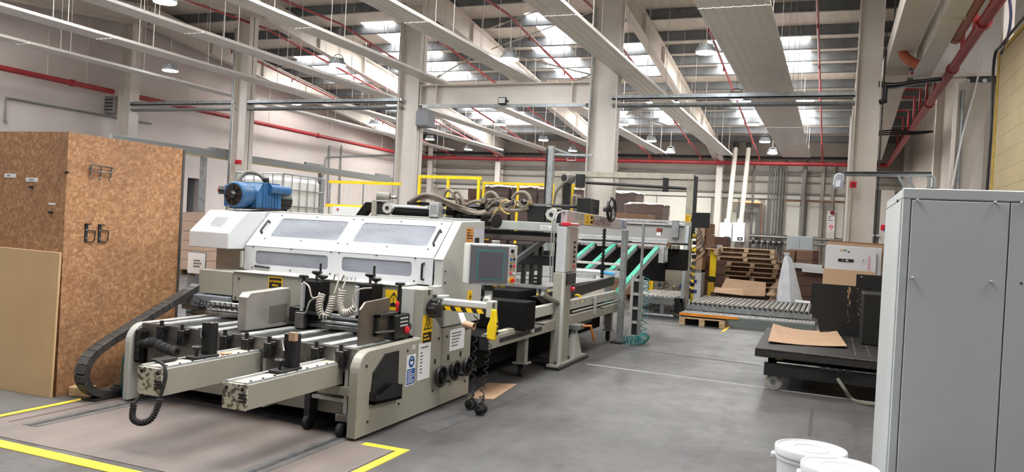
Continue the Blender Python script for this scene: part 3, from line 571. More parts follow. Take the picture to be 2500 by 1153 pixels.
# hood
ang = math.atan2(.33, .34); hx0, hx1 = -5.26, -3.215
HY, HZ, TY, TZ = 6.15, 1.30, 6.49, 1.63
glass = M('scratched_polycarbonate', (150, 154, 166), .14, .0, c2=(186, 192, 202), s=2.2, lo=.3, hi=.75, alpha=.5, coat=.8, stretch=(1, 3, 3))
def panel_with_windows(name, y0_, z0_, y1_, z1_, wins, par, thick=.012):
    # flat panel between two X-lines, with rounded rectangular windows cut as real openings
    a = V((0, y1_-y0_, z1_-z0_)); Ln = a.length; a.normalize(); n = V((0, -a.z, a.y)); n = n if n.y < 0 else -n
    bm = bmesh.new(); base = ORG[par.name]
    def P(u, v): return V((u, y0_, z0_))+a*v-base
    def ring(x0, x1, v0, v1, r, k=4, sk=0.0):
        out = []
        for cx_, cv, st in ((x1-r, v0+r, -90), (x1-r, v1-r, 0), (x0+r, v1-r, 90), (x0+r, v0+r, 180)):
            for j in range(k+1):
                t = math.radians(st+90*j/k); u = cx_+r*math.cos(t); v = cv+r*math.sin(t); out.append((u, v))
        return out
    edges = []
    def loop(pts):
        vs = [bm.verts.new(P(*q)) for q in pts]; edges.extend(bm.edges.new((vs[i], vs[(i+1) % len(vs)])) for i in range(len(vs)))
    loop([(hx0, 0), (hx1, 0), (hx1, Ln), (hx0, Ln)])
    for w_ in wins: loop(ring(*w_))
    bmesh.ops.triangle_fill(bm, use_beauty=True, use_dissolve=True, edges=edges)
    bmesh.ops.recalc_face_normals(bm, faces=bm.faces)
    ret = bmesh.ops.extrude_face_region(bm, geom=list(bm.faces)); bmesh.ops.translate(bm, vec=n*thick, verts=[e for e in ret['geom'] if isinstance(e, bmesh.types.BMVert)])
    bmesh.ops.recalc_face_normals(bm, faces=bm.faces)
    me = bpy.data.meshes.new(name); bm.to_mesh(me); bm.free(); me.materials.append(hoodw); ob = bpy.data.objects.new(name, me); COL.objects.link(ob); ob.parent = par; ORG[ob.name] = base
    for x0, x1, v0, v1, r in wins:
        c = [V((u, y0_, z0_))+a*v+n*.002 for u, v in ring(x0-.01, x1+.01, v0-.01, v1+.01, r)]
        G().prism(c, n*.004).mk('window_pane', glass, ob)
        for u in (x0-.03, (x0+x1)/2, x1+.03):
            for v in (v0-.035, v1+.035):
                q = V((u, y0_, z0_))+a*v+n*thick; G().lathe(q, n, [(0, .008), (.004, .008), (.007, .004)], 7).mk('pane_screw', dkmet, ob)
    return ob, n
up_, nn = panel_with_windows('hood_door', HY, HZ, TY, TZ, [(-5.06, -4.28, .14, .40, .03), (-4.12, -3.34, .14, .40, .03)], mc)
lo_, n2 = panel_with_windows('hood_front', HY, 1.075, HY, HZ, [(-5.13, -4.30, .06, .19, .03), (-4.15, -3.42, .06, .19, .03)], mc)
box('hood_top', hoodw, mc, hx0, hx1, TY, 6.95, TZ-.02, TZ+.012, .004); box('hood_hinge', ltgrey, mc, hx0, hx1, TY-.012, TY+.02, TZ, TZ+.022, .004)
box('hood_back', ltgrey, mc, hx0, hx1, 6.92, 6.95, .72, TZ-.02)
G().yz([(HY+.01, 1.08), (HY+.01, HZ), (TY, TZ-.02), (6.92, TZ-.02), (6.92, 1.08)], hx0, hx0+.02).mk('hood_end', ltgrey, mc)
cyl('pressing_roller', M('roller_chrome', (190, 194, 200), .25, .8), mc, (hx0+.03, 6.45, 1.24), (hx1-.01, 6.45, 1.24), .10, 20); cyl('pressing_roller', M('roller_grey', (120, 124, 132), .4, .2), mc, (hx0+.03, 6.68, 1.36), (hx1-.01, 6.68, 1.36), .13, 20)
box('inner_bed', M('inner_grey', (150, 152, 160), .5), mc, hx0+.02, hx1, 6.3, 6.9, .75, 1.1)
G().yz([(HY, 1.075), (HY, HZ+.004), (TY, TZ+.012), (6.99, TZ+.03), (6.99, .71), (6.22, .71), (6.22, .86), (6.06, 1.0), (6.06, 1.075)], -3.205, XS-.0).mk('end_cover', ltgrey, mc, .004)
G().prism([(-3.205, HY-.004, HZ), (XS, HY-.004, HZ), (XS, TY, TZ+.014), (-3.205, TY, TZ+.014)], nn*.004).mk('end_cover_slope', hoodw, mc)
for y, z in ((6.2, 1.1), (6.2, 1.5-.3), (6.62, 1.52), (6.85, 1.1), (6.52, .9), (6.75, .95)): G().lathe((XS, y, z), (1, 0, 0), [(0, .01), (.005, .01), (.008, .005)], 8).mk('cover_screw', dkmet, mc)
def bow_handle(par, p, q, n, r=.011, h=.045):
    p = V(p); q = V(q); n = V(n); d = (q-p).normalized()
    G().tube([p, p+n*h+d*.008, p+n*h+d*.03, q+n*h-d*.03, q+n*h-d*.008, q], r, 8).mk('bow_handle', black, par, 0, True)
al = V((0, .34, .33)).normalized()
bow_handle(up_, V((-5.17, HY, HZ))+al*.17, V((-5.17, HY, HZ))+al*.33, nn); bow_handle(up_, V((-3.27, HY, HZ))+al*.15, V((-3.27, HY, HZ))+al*.33, nn)
bow_handle(lo_, (-3.30, HY, 1.115), (-3.30, HY, 1.26), (0, -1, 0)); bow_handle(lo_, (-5.12, HY, 1.115), (-4.96, HY, 1.11), (0, -1, 0), h=.03)
s = plate('rating_label', M('orange_print', (214, 150, 76), .5), mc, (XS, 6.66, 1.52), yv, UPV, .15, .14); lines('print', ink, s, (XS+.002, 6.66, 1.53), yv, UPV, .12, .1, 4, 1, 3)
s = plate('notice_sheet', M('lilac_paper', (196, 194, 208), .6), mc, (XS+.002, 6.86, 1.48), yv, UPV, .24, .2); plate('dark_field', ink, s, (XS+.004, 6.82, 1.45), yv, UPV, .1, .1, .001)
s = plate('electric_sign', yelg, mc, (XS, 6.73, .93), yv, UPV, .1, .15); G().yz([(6.735, .98), (6.715, .935), (6.73, .937), (6.72, .89), (6.748, .945), (6.733, .943), (6.745, .98)], XS+.002, XS+.003).mk('lightning_flash', ink, s)
# left cover box with vent grid, post below
cb = G().yz([(5.92, 1.27), (5.92, 1.42), (6.17, 1.63), (6.75, 1.66), (6.75, 1.27)], -5.75, -5.275).mk('drive_cover', hoodw, mc, .005)
e1 = V((0, .25, .21)).normalized(); n3 = V((0, -e1.z, e1.y))
for i in range(10):
    for j in range(9):
        if (i+j) in (0, 1) or (i+j) > 16: continue
        q = V((-5.575+i*.016, 5.92, 1.42))+e1*(.09+j*.016)-n3*.0; G().cyl(q-n3*.001, q+n3*.0016, .0052, 6).mk('vent_hole', black, cb)
box('drive_post', M('recessed_post_beige', (176, 172, 160), .5), mc, -5.66, -5.28, 6.2, 6.7, .72, 1.27); box('drive_hinge', ltgrey, mc, -5.3, -5.27, 6.12, 6.2, 1.09, 1.25, .004)  # recessed post in a slightly lighter beige than the panels
s = plate('warning_label', paper, cb, (-5.273, 6.42, 1.575), yv, UPV, .05, .03); tri(s, -5.271, 6.42, 1.575, .012, yv, UPV)
# ---------------------------------------------------------------- blue vacuum pump on the cover
c = aty(578, 485, 6.22); px_, pzz = c.x, 1.66
pu = thing('vacuum_pump', 'blue vacuum pump with black fan guard on the white cover', 'pump', (px_+.1, 6.45, 1.66))
zc = pzz+.135
G().yz([(6.34, zc-.13), (6.34, zc+.05), (6.40, zc+.13), (6.68, zc+.13), (6.72, zc+.09), (6.72, zc-.13)], px_-.13, px_+.15).mk('pump_body', bluep, pu, .012)
for k in range(6): G().box(px_-.142, px_+.162, 6.42+k*.045, 6.44+k*.045, zc-.12, zc+.14).mk('cooling_rib', bluep, pu, .006)
G().lathe((px_, 6.17, zc), (0, 1, 0), [(0, .118), (.02, .128), (.2, .128)], 24).mk('fan_housing', bluep, pu, 0, True)
fg = G().lathe((px_, 6.165, zc), (0, 1, 0), [(0, .104), (.012, .108)], 22).mk('fan_guard', black, pu)
for k in range(8): G().box(px_-.006, px_+.006, 6.155, 6.167, zc+.03, zc+.1, Matrix.Rotation(k*math.pi/4, 3, 'Y'), (px_, 6.16, zc)).mk('guard_bar', dkmet, fg)
G().lathe((px_, 6.13, zc), (0, 1, 0), [(0, .02), (.03, .04)], 10).mk('fan_hub', black, fg)
box('oil_box', bluep, pu, px_-.24, px_-.1, 6.3, 6.5, zc-.12, zc+.1, .012); G().cyl((px_-.27, 6.26, zc+.04), (px_-.17, 6.36, zc+.04), .04, 14).mk('filter_cap', black, pu, 0, True); G().cyl((px_-.275, 6.255, zc+.04), (px_-.26, 6.27, zc+.04), .022, 12).mk('red_cap_centre', redk, pu)
G().lathe((px_+.03, 6.72, zc-.03), (0, 1, 0), [(0, .1), (.2, .1), (.24, .07)], 18).mk('motor', black, pu, 0, True)
for k in range(9): G().box(px_+.026, px_+.034, 6.73, 6.91, zc+.065, zc+.082, Matrix.Rotation(k*2*math.pi/9, 3, 'Y'), (px_+.03, 6.8, zc-.03)).mk('motor_fin', black, pu)
G().cyl((px_+.16, 6.5, zc+.08), (px_+.16, 6.8, zc+.08), .045, 12).mk('exhaust_filter', bluep, pu, 0, True)
box('pump_foot', dkmet, pu, px_-.16, px_+.17, 6.3, 6.72, 1.66, 1.676)
G().tube(smoothpath([(px_-.09, 6.36, zc+.1), (px_-.09, 6.36, zc+.17), (px_-.04, 6.4, zc+.235), (px_+.06, 6.46, zc+.22), (px_+.11, 6.52, zc+.13)], 7), .022, 9).mk('suction_hose', M('hose_grey', (120, 118, 108), .6), pu, 0, True)
G().cyl((px_+.12, 6.5, zc+.13), (px_+.13, 6.48, zc+.19), .03, 10).mk('valve_cap', dkmet, pu, 0, True); G().cyl((px_-.09, 6.36, zc+.1), (px_-.09, 6.36, zc+.15), .032, 8).mk('hose_fitting', hose, pu)
# ================================================================ CHIPBOARD CABINET
def osb_mat():
    mt = bpy.data.materials.new('oriented_strand_board'); mt.use_nodes = True; nt = mt.node_tree; b = nt.nodes['Principled BSDF']; N = nt.nodes.new; L = nt.links.new
    tc = N('ShaderNodeTexCoord'); cur = None
    def mixc(a, bb, f, bl='MIX'):
        m_ = N('ShaderNodeMix'); m_.data_type = 'RGBA'; m_.blend_type = bl
        if isinstance(f, float): m_.inputs[0].default_value = f
        else: L(f, m_.inputs[0])
        if isinstance(a, tuple): m_.inputs[6].default_value = a
        else: L(a, m_.inputs[6])
        if isinstance(bb, tuple): m_.inputs[7].default_value = bb
        else: L(bb, m_.inputs[7])
        return m_.outputs[2]
    def ramp(i, a, z):
        r = N('ShaderNodeMapRange'); r.inputs[1].default_value = a; r.inputs[2].default_value = z; L(i, r.inputs[0]); return r.outputs[0]
    cur = lin((172, 126, 88))
    for k, (rot, cc) in enumerate((((.35, .4, 0), (206, 164, 122)), ((-.6, -.5, 0), (146, 104, 72)), ((1.1, 1.2, 0), (186, 146, 108)), ((-1.2, -1.1, 0), (148, 108, 76)))):
        mp = N('ShaderNodeMapping'); mp.vector_type = 'TEXTURE'; mp.inputs['Rotation'].default_value = rot; mp.inputs['Scale'].default_value = (.019, .019, .075); mp.inputs['Location'].default_value = (k*3, k, 0); L(tc.outputs['Object'], mp.inputs[0])
        vo = N('ShaderNodeTexVoronoi'); vo.inputs['Scale'].default_value = 1.0; L(mp.outputs[0], vo.inputs['Vector'])
        sp_ = N('ShaderNodeSeparateColor'); L(vo.outputs['Color'], sp_.inputs[0]); cur = mixc(cur, lin(cc), ramp(sp_.outputs[0], .5, 1.05))
    n1 = N('ShaderNodeTexNoise'); n1.inputs['Scale'].default_value = 1.1; n1.inputs['Detail'].default_value = 8; L(tc.outputs['Object'], n1.inputs['Vector'])
    cur = mixc(cur, (.15, .08, .05, 1), ramp(n1.outputs[0], .48, .9))
    n2 = N('ShaderNodeTexNoise'); n2.inputs['Scale'].default_value = 40; n2.inputs['Detail'].default_value = 4; L(tc.outputs['Object'], n2.inputs['Vector'])
    cur = mixc(cur, (.8, .75, .7, 1), ramp(n2.outputs[0], .25, 1.4), 'MULTIPLY')
    L(cur, b.inputs['Base Color']); b.inputs['Roughness'].default_value = .6
    return mt
osb = osb_mat()
oc = thing('chipboard_cabinet', 'tall brown chipboard cabinet with wire hooks on its side', 'cabinet', (-6.6, 5.35, 0))
OX = -5.93
box('side_panel', osb, oc, OX-.02, OX, 4.74, 5.97, .0, 2.21); box('front_panel', osb, oc, -7.3, OX, 4.72, 4.74, .0, 2.212)
box('carcass', osb, oc, -7.3, OX-.02, 4.74, 5.95, .02, 2.2); G().box(OX-.03, OX+.01, 5.97, 5.995, .0, 2.2).mk('edge_post', M('grey_metal_edge', (92, 92, 92), .5, .4), oc)
for px, py, s_ in ((25, 429, 1), (78, 439, 2)):
    p = aty(px, py, 4.72); q = plate('name_label', paper, oc, (p.x, 4.72, p.z), XV, UPV, .145, .034, .002); lines('print', textg, q, (p.x, 4.718, p.z), XV, UPV, .07, .016, 1, .9, s_)
p = aty(127, 498, 4.72); plate('torn_label', paper, oc, (p.x, 4.72, p.z), XV, UPV, .08, .018, .002)
for px, py in ((165, 421), (125, 518), (78, 456)): p = aty(px, py, 4.72); G().box(p.x-.018, p.x+.018, 4.705, 4.72, p.z-.012, p.z+.006).mk('hook', dkmet, oc)
def sx(px, py, o=.0): return atx(px, py, OX+o)
rk = G().tube([sx(222, 402, .03), sx(276, 410, .03), sx(279, 416, .03), sx(276, 423, .03), sx(222, 417, .03), sx(219, 410, .03)], .006, 6, True).mk('wire_rack', steel, oc, 0, True)
for px, yy in ((223, 402), (248, 406), (272, 410)): G().tube([sx(px, yy, .03), sx(px-1, yy+18, .02), sx(px-2, yy+24, .004), sx(px-3, yy+32, .02)], .006, 6).mk('rack_hook', steel, rk, 0, True)
for px, py in ((224, 443), (248, 446), (273, 448), (236, 440), (261, 440), (284, 442)): p = sx(px, py); G().lathe(p, (1, 0, 0), [(0, .006), (.004, .005)], 7).mk('screw_head', alu, oc)
for dx in (0, 32.5):
    p = sx(209+dx, 570+dx*.05); br = G().box(OX, OX+.01, p.y-.012, p.y+.012, p.z-.075, p.z+.075).mk('hanger_bracket', dkmet, oc)
    G().box(OX, OX+.03, p.y-.015, p.y+.03, p.z+.075, p.z+.085).mk('bracket_lip', dkmet, br)
    G().tube([sx(213+dx, 563, .012), sx(233+dx, 564, .012), sx(231+dx, 585, .012), sx(227+dx, 591, .012), sx(213+dx, 590, .012)], .005, 6).mk('wire_loop', dkmet, br, 0, True)
    for dz in (-.04, .03): G().lathe((OX+.01, p.y, p.z+dz), (1, 0, 0), [(0, .006), (.004, .005)], 7).mk('screw_head', alu, br)
t = G().prism([(-7.1, 4.66, .0), (-5.918, 4.66, .0), (-5.93, 4.692, 1.205), (-7.1, 4.692, 1.215)], (0, .02, 0)).mk('leaning_board', mdf, None, .002); tag(t, 'plain tan fibreboard sheet leaning on the chipboard cabinet', 'board')
p = atz(187, 968); t = G().box(p.x-.07, p.x+.1, p.y-.02, p.y+.1, 0, .085, Matrix.Rotation(.35, 3, 'Z')).mk('wood_block', M('pale_wood', (206, 178, 134), .7, c2=(170, 140, 100), s=8), None, .008); tag(t, 'small sawn wood block on the floor by the cable chain', 'wood block')
# ---------------------------------------------------------------- cable chain
ch = thing('cable_chain', 'black plastic cable chain looping down beside the chipboard cabinet', 'cable chain', (-5.6, 5, 0))
path = [atx(x, y, -5.6) for x, y in ((482, 700), (455, 716), (420, 738), (380, 762), (340, 787), (300, 812), (262, 836), (232, 857), (212, 880), (200, 908), (203, 935), (220, 955), (250, 962), (290, 961))] + [V((-5.6, 5.05, .06)), V((-5.6, 5.3, .06))]
pp = smoothpath(path, 14); acc = [pp[0]]; d = 0
for a, b_ in zip(pp, pp[1:]):
    d += (b_-a).length
    if d > .062: acc.append(b_); d = 0
for a, b_ in zip(acc, acc[1:]):
    m_ = (a+b_)/2; d_ = (b_-a).normalized(); G().beam(m_-d_*.034, m_+d_*.034, .11, .062, V((1, 0, 0)).cross(d_)).mk('link', M('chain_plastic', (44, 43, 43), .5, c2=(66, 64, 63), s=14), ch, .0025)
box('floor_tray', dkmet, ch, -5.68, -5.52, 4.75, 5.4, .0, .022); box('end_bracket', M('blue_grey_bracket'), ch, -5.7, -5.5, 5.82, 5.98, .68, .72)
t = thing('air_service_unit', 'small air regulator with teal line behind the left side panel', 'regulator', (-5.45, 5.1, 0)); G().box(-5.5, -5.42, 5.05, 5.12, .0, .5).mk('stand', dkmet, t); G().lathe((-5.46, 5.04, .38), (0, 0, 1), [(0, .02), (.02, .035), (.1, .035), (.12, .015)], 10).mk('regulator_bowl', galv, t, 0, True); tube('air_line', tealh, t, [(-5.5, 5.0, .36), (-5.51, 4.99, .2), (-5.5, 5.0, .02)], .006, 5)
G().lathe((-5.62, 5.3, .2), (1, 0, 0), [(0, .15), (.09, .15)], 18).mk('cable_reel', blackm, t, 0, True)
# sheet on a post behind the cabinet
t = thing('notice_stand', 'white notice on a grey post between cabinet and machine', 'sign', (-6.0, 6.5, 0)); p = aty(478, 643, 6.45)
box('post', M('blue_grey_bracket'), t, p.x-.12, p.x-.02, 6.47, 6.56, 0, p.z-.05); q = plate('sheet', paper, t, (p.x, 6.46, p.z), V((1, .0, 0)), UPV, .23, .215, .004); lines('print', textg, q, (p.x+.02, 6.455, p.z), XV, UPV, .11, .09, 3, 1, 9); box('back_board', M('blue_grey_bracket'), t, p.x-.115, p.x+.115, 6.461, 6.475, p.z-.1, p.z+.12)
G().beam((p.x-.05, 6.6, .02), (p.x+.22, 6.6, .9), .03, .03).mk('brace', dkmet, t); box('foot', M('blue_grey_bracket'), t, p.x-.25, p.x+.15, 6.42, 6.62, 0, .02)
t = thing('coiled_hose', 'thin teal coiled air hose at the left end of the table', 'hose', (-5.6, 5.9, .6)); G().tube(helix([(-5.62, 5.86, .71), (-5.62, 5.86, .6), (-5.6, 5.86, .5)], .045, 3.5, 12), .006, 5).mk('coil', tealh, t, 0, True); box('backing', ltgrey, t, -5.68, -5.56, 5.92, 5.95, .05, .7)
# ================================================================ CONTROL PANEL ON ITS ARM
cp = thing('control_panel', 'grey operator panel with dark screen on a striped swing arm', 'control panel', (-2.75, 6.2, .9))
R_ = Matrix.Rotation(math.radians(38), 3, 'Z'); rt = R_ @ V((1, 0, 0)); fn = R_ @ V((0, -1, 0))
TLp = aty(1146, 594, 6.05); cc = TLp + rt*.215 - V((0, 0, .175)) - fn*.0
def cbox(name, mat, par, u0, u1, d0_, d1_, v0, v1, bev=.0):   # u along the face, d behind the face, v up
    g = G().box(u0, u1, d0_, d1_, v0, v1); g.v = [cc + rt*p.x - fn*p.y + V((0, 0, p.z)) for p in g.v]; return g.mk(name, mat, par, bev)
hs = cbox('housing', M('panel_grey', (206, 208, 206), .4), cp, -.215, .215, .012, .2, -.175, .175, .012); bz = cbox('bezel', ltgrey, cp, -.21, .21, .0, .014, -.17, .17, .003)
cbox('screen_frame', M('screen_frame', (92, 92, 98), .4), bz, -.2, .132, -.004, .0, -.157, .157); cbox('screen_border', M('teal_border', (70, 112, 116), .3), bz, -.145, .1, -.006, -.004, -.13, .128)
cbox('screen', M('dark_screen', (84, 82, 90), .12, coat=.5), bz, -.128, .085, -.008, -.006, -.115, .11)
def knob(u, v, r, mat, l=.018, base=None):
    c = cc+rt*u+V((0, 0, v))
    if base: G().cyl(c, c+fn*.004, r*1.5, 14).mk('button_collar', base, bz)
    G().lathe(c, fn, [(0, r*.7), (l*.5, r*.75), (l*.6, r), (l, r*.8)], 12).mk('button', mat, bz, 0, True)
knob(.165, .125, .017, black, .012)
for v, a, b_ in ((.055, M('blue_plastic', (40, 90, 160), .4), black), (-.005, black, redk), (-.065, M('pink_plastic', (206, 70, 90), .4), M('white_button', (220, 220, 218), .4))):
    cbox('button_label', M('brass_label', (176, 150, 112), .5), bz, .145, .165, -.003, .0, v+.015, v+.036); cbox('button_label', M('brass_label'), bz, .173, .193, -.003, .0, v+.015, v+.036)
    knob(.155, v, .012, a); knob(.183, v, .012, b_, .03 if b_ is redk else .018)
knob(.172, -.125, .019, redk, .05, yelg)
for u in (-.195, -.06, .06, .195):
    for v in (-.163, .163): c = cc+rt*u+V((0, 0, v)); G().lathe(c, fn, [(0, .005), (.003, .004)], 6).mk('bezel_screw', dkmet, bz)
c0 = cc - fn*.1 - V((0, 0, .175)); G().cyl(c0, c0-V((0, 0, .05)), .05, 14).mk('swivel', dkmet, cp, 0, True); G().cyl(c0-V((0, 0, .04)), c0-V((0, 0, .12)), .035, 12).mk('swivel_neck', ltgrey, cp, 0, True)
for u in (.02, .09): cbox('yellow_tab', yelg, cp, u, u+.04, .05, .12, -.19, -.176)
p0 = V((XS, 6.12, .945)); p1 = V((-2.62, 6.12, .945)); ar = G().beam(p0, p1, .09, .06).mk('swing_arm', M('arm_silver', (206, 208, 208), .35, .2), cp, .012)
bar = G().beam(p0+V((.0, -.02, -.05)), p1+V((.0, -.02, -.05)), .045, .035).mk('bumper_strip', yelg, cp)
for k in range(5):
    x = p0.x+.045+k*.1; G().prism([(x, 6.0765, .876), (x+.045, 6.0765, .876), (x+.02, 6.0765, .914), (x-.025, 6.0765, .914)], (0, -.001, 0)).mk('black_stripe', ink, bar)
G().box(-2.66, -2.60, 6.07, 6.18, .85, .99).mk('arm_end', ltgrey, cp, .008); G().cyl((-2.68, 6.12, .97), (c0.x, c0.y, c0.z-.1), .035, 10).mk('arm_riser', ltgrey, cp, 0, True)
box('arm_socket', ltgrey, cp, XS, XS+.06, 6.06, 6.19, .88, 1.0, .006)
pd = thing('pendant_control', 'yellow hand-held pendant control hanging from the panel arm', 'pendant', (-2.6, 6.05, .66)); b0 = aty(1200, 800, 6.03)
G().prism([b0+V(q) for q in ((-.04, 0, -.1), (.03, 0, -.11), (.045, 0, .0), (.03, 0, .09), (.022, 0, .15), (-.012, 0, .15), (-.022, 0, .06), (-.045, 0, .0))], (0, .05, 0)).mk('body', yel, pd, .008)
for k in range(3): G().box(b0.x+.038, b0.x+.05, b0.y+.01, b0.y+.04, b0.z-.06+k*.04, b0.z-.035+k*.04).mk('button', black, pd)
G().tube([b0+V((.005, .02, .15)), b0+V((.0, .03, .2)), (-2.63, 6.1, .9)], .006, 5).mk('hanger', dkmet, pd)
for k, (a, b_, lab) in enumerate((((1163, 770), (1150, 985), 'black coiled cable hanging left of the yellow pendant'), ((1195, 835), (1172, 985), 'black coiled cable hanging below the yellow pendant'))):
    p = aty(*a, 6.1); q = aty(*b_, 6.1); q.z = .06; t = thing('coiled_cable', lab, 'cable', (q.x, q.y, .05)); G().tube(helix([p, p.lerp(q, .3)+V((.0, 0, .0)), p.lerp(q, .7), q], .019, 10, 12), .0042, 5).mk('coil', rubber, t, 0, True)
for k, (px, py, lab) in enumerate(((1145, 990, 'black foot switch on the floor, nearer the machine'), (1169, 1003, 'black foot switch on the floor, nearer the aisle'))):
    p = atz(px, py+10); t = thing('foot_switch', lab, 'foot switch', (p.x, p.y, 0), 'foot switches'); G().lathe((p.x, p.y-.04, .045), V((.3, 1, .1)), [(0, .02), (.01, .042), (.03, .045), (.035, .036), (.055, .036), (.06, .045), (.085, .045), (.1, .02)], 10).mk('plug', rubber, t, 0, True); tube('lead', rubber, t, [(p.x, p.y, .07), (p.x+.02, p.y+.03, .12), (p.x+.0, p.y+.08, .14)], .012, 6)
c0 = aty(1152, 793, 6.0); t = G().lathe(c0-V((.07, .0, .0)), (1, -.15, -.12), [(0, .03), (.1, .03), (.1, .025), (.01, .025)], 16).mk('cardboard_tube', kraft, None, 0, True); tag(t, 'short cardboard tube hanging under the striped arm', 'tube')
t = thing('hanging_tool', 'white plastic strap hanging from the striped arm', 'strap', (-2.9, 6.0, .75)); G().beam(aty(1124, 765, 6.05), aty(1138, 800, 6.0), .05, .012).mk('strap', whitep, t); G().beam(aty(1136, 792, 6.0), aty(1141, 806, 6.0), .03, .02).mk('clip', steel, t)
c_ = [atz(x, y, .006) for x, y in ((1143, 972), (1190, 935), (1262, 938), (1205, 975))]
t = G().prism([q-V((0, 0, .005)) for q in c_], (0, 0, .006)).mk('cardboard_sheet', kraft, None); tag(t, 'flat cardboard sheet on the floor under the conveyor', 'cardboard')
# ================================================================ INFEED / DELIVERY TABLE BEHIND
tb = thing('delivery_table', 'low beige delivery table on casters along the aisle', 'conveyor', (-4.1, 9.3, 0))
XA = -2.95
def rail_y(name, mat, x, w_, y0_, y1_, z0_, z1_, bev=.006): return box(name, mat, tb, x-w_, x, y0_, y1_, z0_, z1_, bev)
lb = rail_y('side_beam', beige, XA, .09, 6.84, 12.2, .45, .575); G().box(XA, XA+.004, 7.1, 8.3, .49, .535).mk('beam_slot', dkmet, lb)
rail_y('side_beam', beige, -5.1, .09, 6.84, 12.2, .45, .575); G().box(XA-.09, XA+.002, 6.825, 6.84, .45, .575).mk('beam_end', dkmet, lb); G().box(XA-.085, XA-.01, 6.86, 8.0, .576, .592).mk('worn_edge', beige_chip, lb)
ub = rail_y('upper_rail', ltgrey, XA-.03, .07, 7.66, 11.7, .635, .755); G().box(XA-.1, XA-.03, 7.655, 7.665, .635, .755).mk('rail_end', beige_chip, ub)
for k in range(11): y = 9.4+k*.21; G().cyl((XA-.03, y, .71), (XA-.026, y, .71), .009, 7).mk('rail_hole', black, ub)
rail_y('lower_slat', alu, XA-.02, .03, 9.5, 12.1, .595, .615); rail_y('under_bar', dkmet, XA-.03, .05, 9.2, 10.4, .40, .45)
for y in (7.95, 10.35): b_ = box('rail_clamp', ltgrey, tb, XA-.005, XA+.025, y, y+.06, .5, .74, .004); G().tube([(XA+.03, y+.03, .6), (XA+.06, y+.06, .6), (XA+.08, y+.2, .58)], .008, 6).mk('lever', black, b_, 0, True)
box('bed', jet, tb, -5.1, XA-.09, 6.9, 12.0, .5, .56); box('underside_shade_box', jet, tb, -5.0, -3.2, 6.95, 11.6, .2, .5); box('lower_shade_box', jet, tb, -5.0, -3.6, 7.05, 11.5, .02, .2)  # the two boxes below the bed stand in for the near-black shade there
for y in (8.08, 11.66):
    lg = G().box(-3.13, -3.03, y-.05, y+.05, .16, .45).mk('leg', beige, tb, .004); G().box(-3.16, -3.0, y-.08, y+.08, .145, .16).mk('foot_plate', ltgrey, lg)
    G().box(-3.11, -3.05, y-.03, y+.03, .06, .145).mk('caster_fork', dkmet, lg); G().lathe((-3.105, y, .06), (1, 0, 0), [(0, .05), (.008, .06), (.042, .06), (.05, .05)], 16).mk('caster_wheel', rubber, lg, 0, True)
box('leg', beige, tb, -5.15, -5.05, 8.0, 8.1, .0, .45); box('leg', beige, tb, -5.15, -5.05, 11.6, 11.7, .0, .45)
p = aty(1284, 735, 7.5); bk = box('black_cover_box', jet, tb, p.x-.62, p.x, 7.5, 7.8, .57, p.z-.02, .006); bk['label'] = 'black cover box at the near end'
q = aty(1290, 705, 8.4); G().box(-4.2, -3.25, 8.3, 8.9, .6, q.z-.03).mk('black_upper_cover', jet, tb, .01)
G().yz([(8.5, .84), (12.0, .95), (12.0, .82), (10.3, .76), (8.8, .72)], XA-.22, XA-.16).mk('black_lip', M('dark_belt', (48, 44, 43), .6), tb)
G().tube(smoothpath([(XA-.1, 8.55, .88), (XA-.02, 8.7, .80), (XA+.02, 8.85, .76), (XA+.03, 9.0, .80)], 7), .03, 8).mk('suction_hose', M('hose_grey'), tb, 0, True)
perf = M('perforated_table', (146, 146, 145), .4, .2, c2=(124, 124, 123), s=30, lo=.55, hi=.62)
G().box(-5.1, XA-.2, 9.0, 12.4, .90, .925).mk('perforated_top', perf, tb); box('table_back_rail', alu, tb, -5.1, XA-.1, 12.4, 12.46, .9, 1.02)
p = aty(1466, 664, 12.35); cyl('white_rod', whitep, tb, (-4.8, 12.36, p.z), (p.x, 12.36, p.z), .018, 8); cyl('blue_grip', M('blue_grip', (40, 150, 214), .4), tb, (p.x, 12.36, p.z), aty(1500, 670, 12.36), .02, 8)
tube('yellow_valve_lever', yel, tb, smoothpath([aty(1404, 722, 9.9), aty(1414, 722, 9.9), aty(1420, 738, 9.9)], 5), .018, 6)
# ---------------------------------------------------------------- gantry with the company panel
gt = thing('stacker_gantry', 'beige machine gantry with lettered side panel, rail and hoses', 'machine', (-4.2, 10, 0))
G().box(-3.02, -2.84, 8.66, 9.85, .0, .03).mk('floor_shoe', dkmet, gt); box('base_plate', beige, gt, -3.0, -2.86, 8.66, 9.8, .03, .06, .004)
pz1 = G().box(-3.01, -2.89, 8.78, 9.12, .06, 1.12).mk('main_post', beige, gt, .006); box('post_flange', ltgrey, gt, -2.89, -2.86, 8.74, 8.80, .06, 1.12)
for y in (8.7, 9.2, 9.7): G().cyl((-2.9, y, .06), (-2.9, y, .1), .015, 7).mk('anchor_bolt', steel, gt)
G().add([(-3.0, 9.3, .06), (-2.86, 9.3, .06), (-2.86, 9.62, .06), (-3.0, 9.62, .06), (-2.95, 9.42, .4), (-2.9, 9.42, .4), (-2.9, 9.48, .4), (-2.95, 9.48, .4)], [(3, 2, 1, 0), (4, 5, 6, 7), (0, 1, 5, 4), (1, 2, 6, 5), (2, 3, 7, 6), (3, 0, 4, 7)]).mk('pedestal', ltgrey, gt); box('pedestal_head', galv, gt, -3.0, -2.84, 9.35, 9.6, .4, .46, .006)
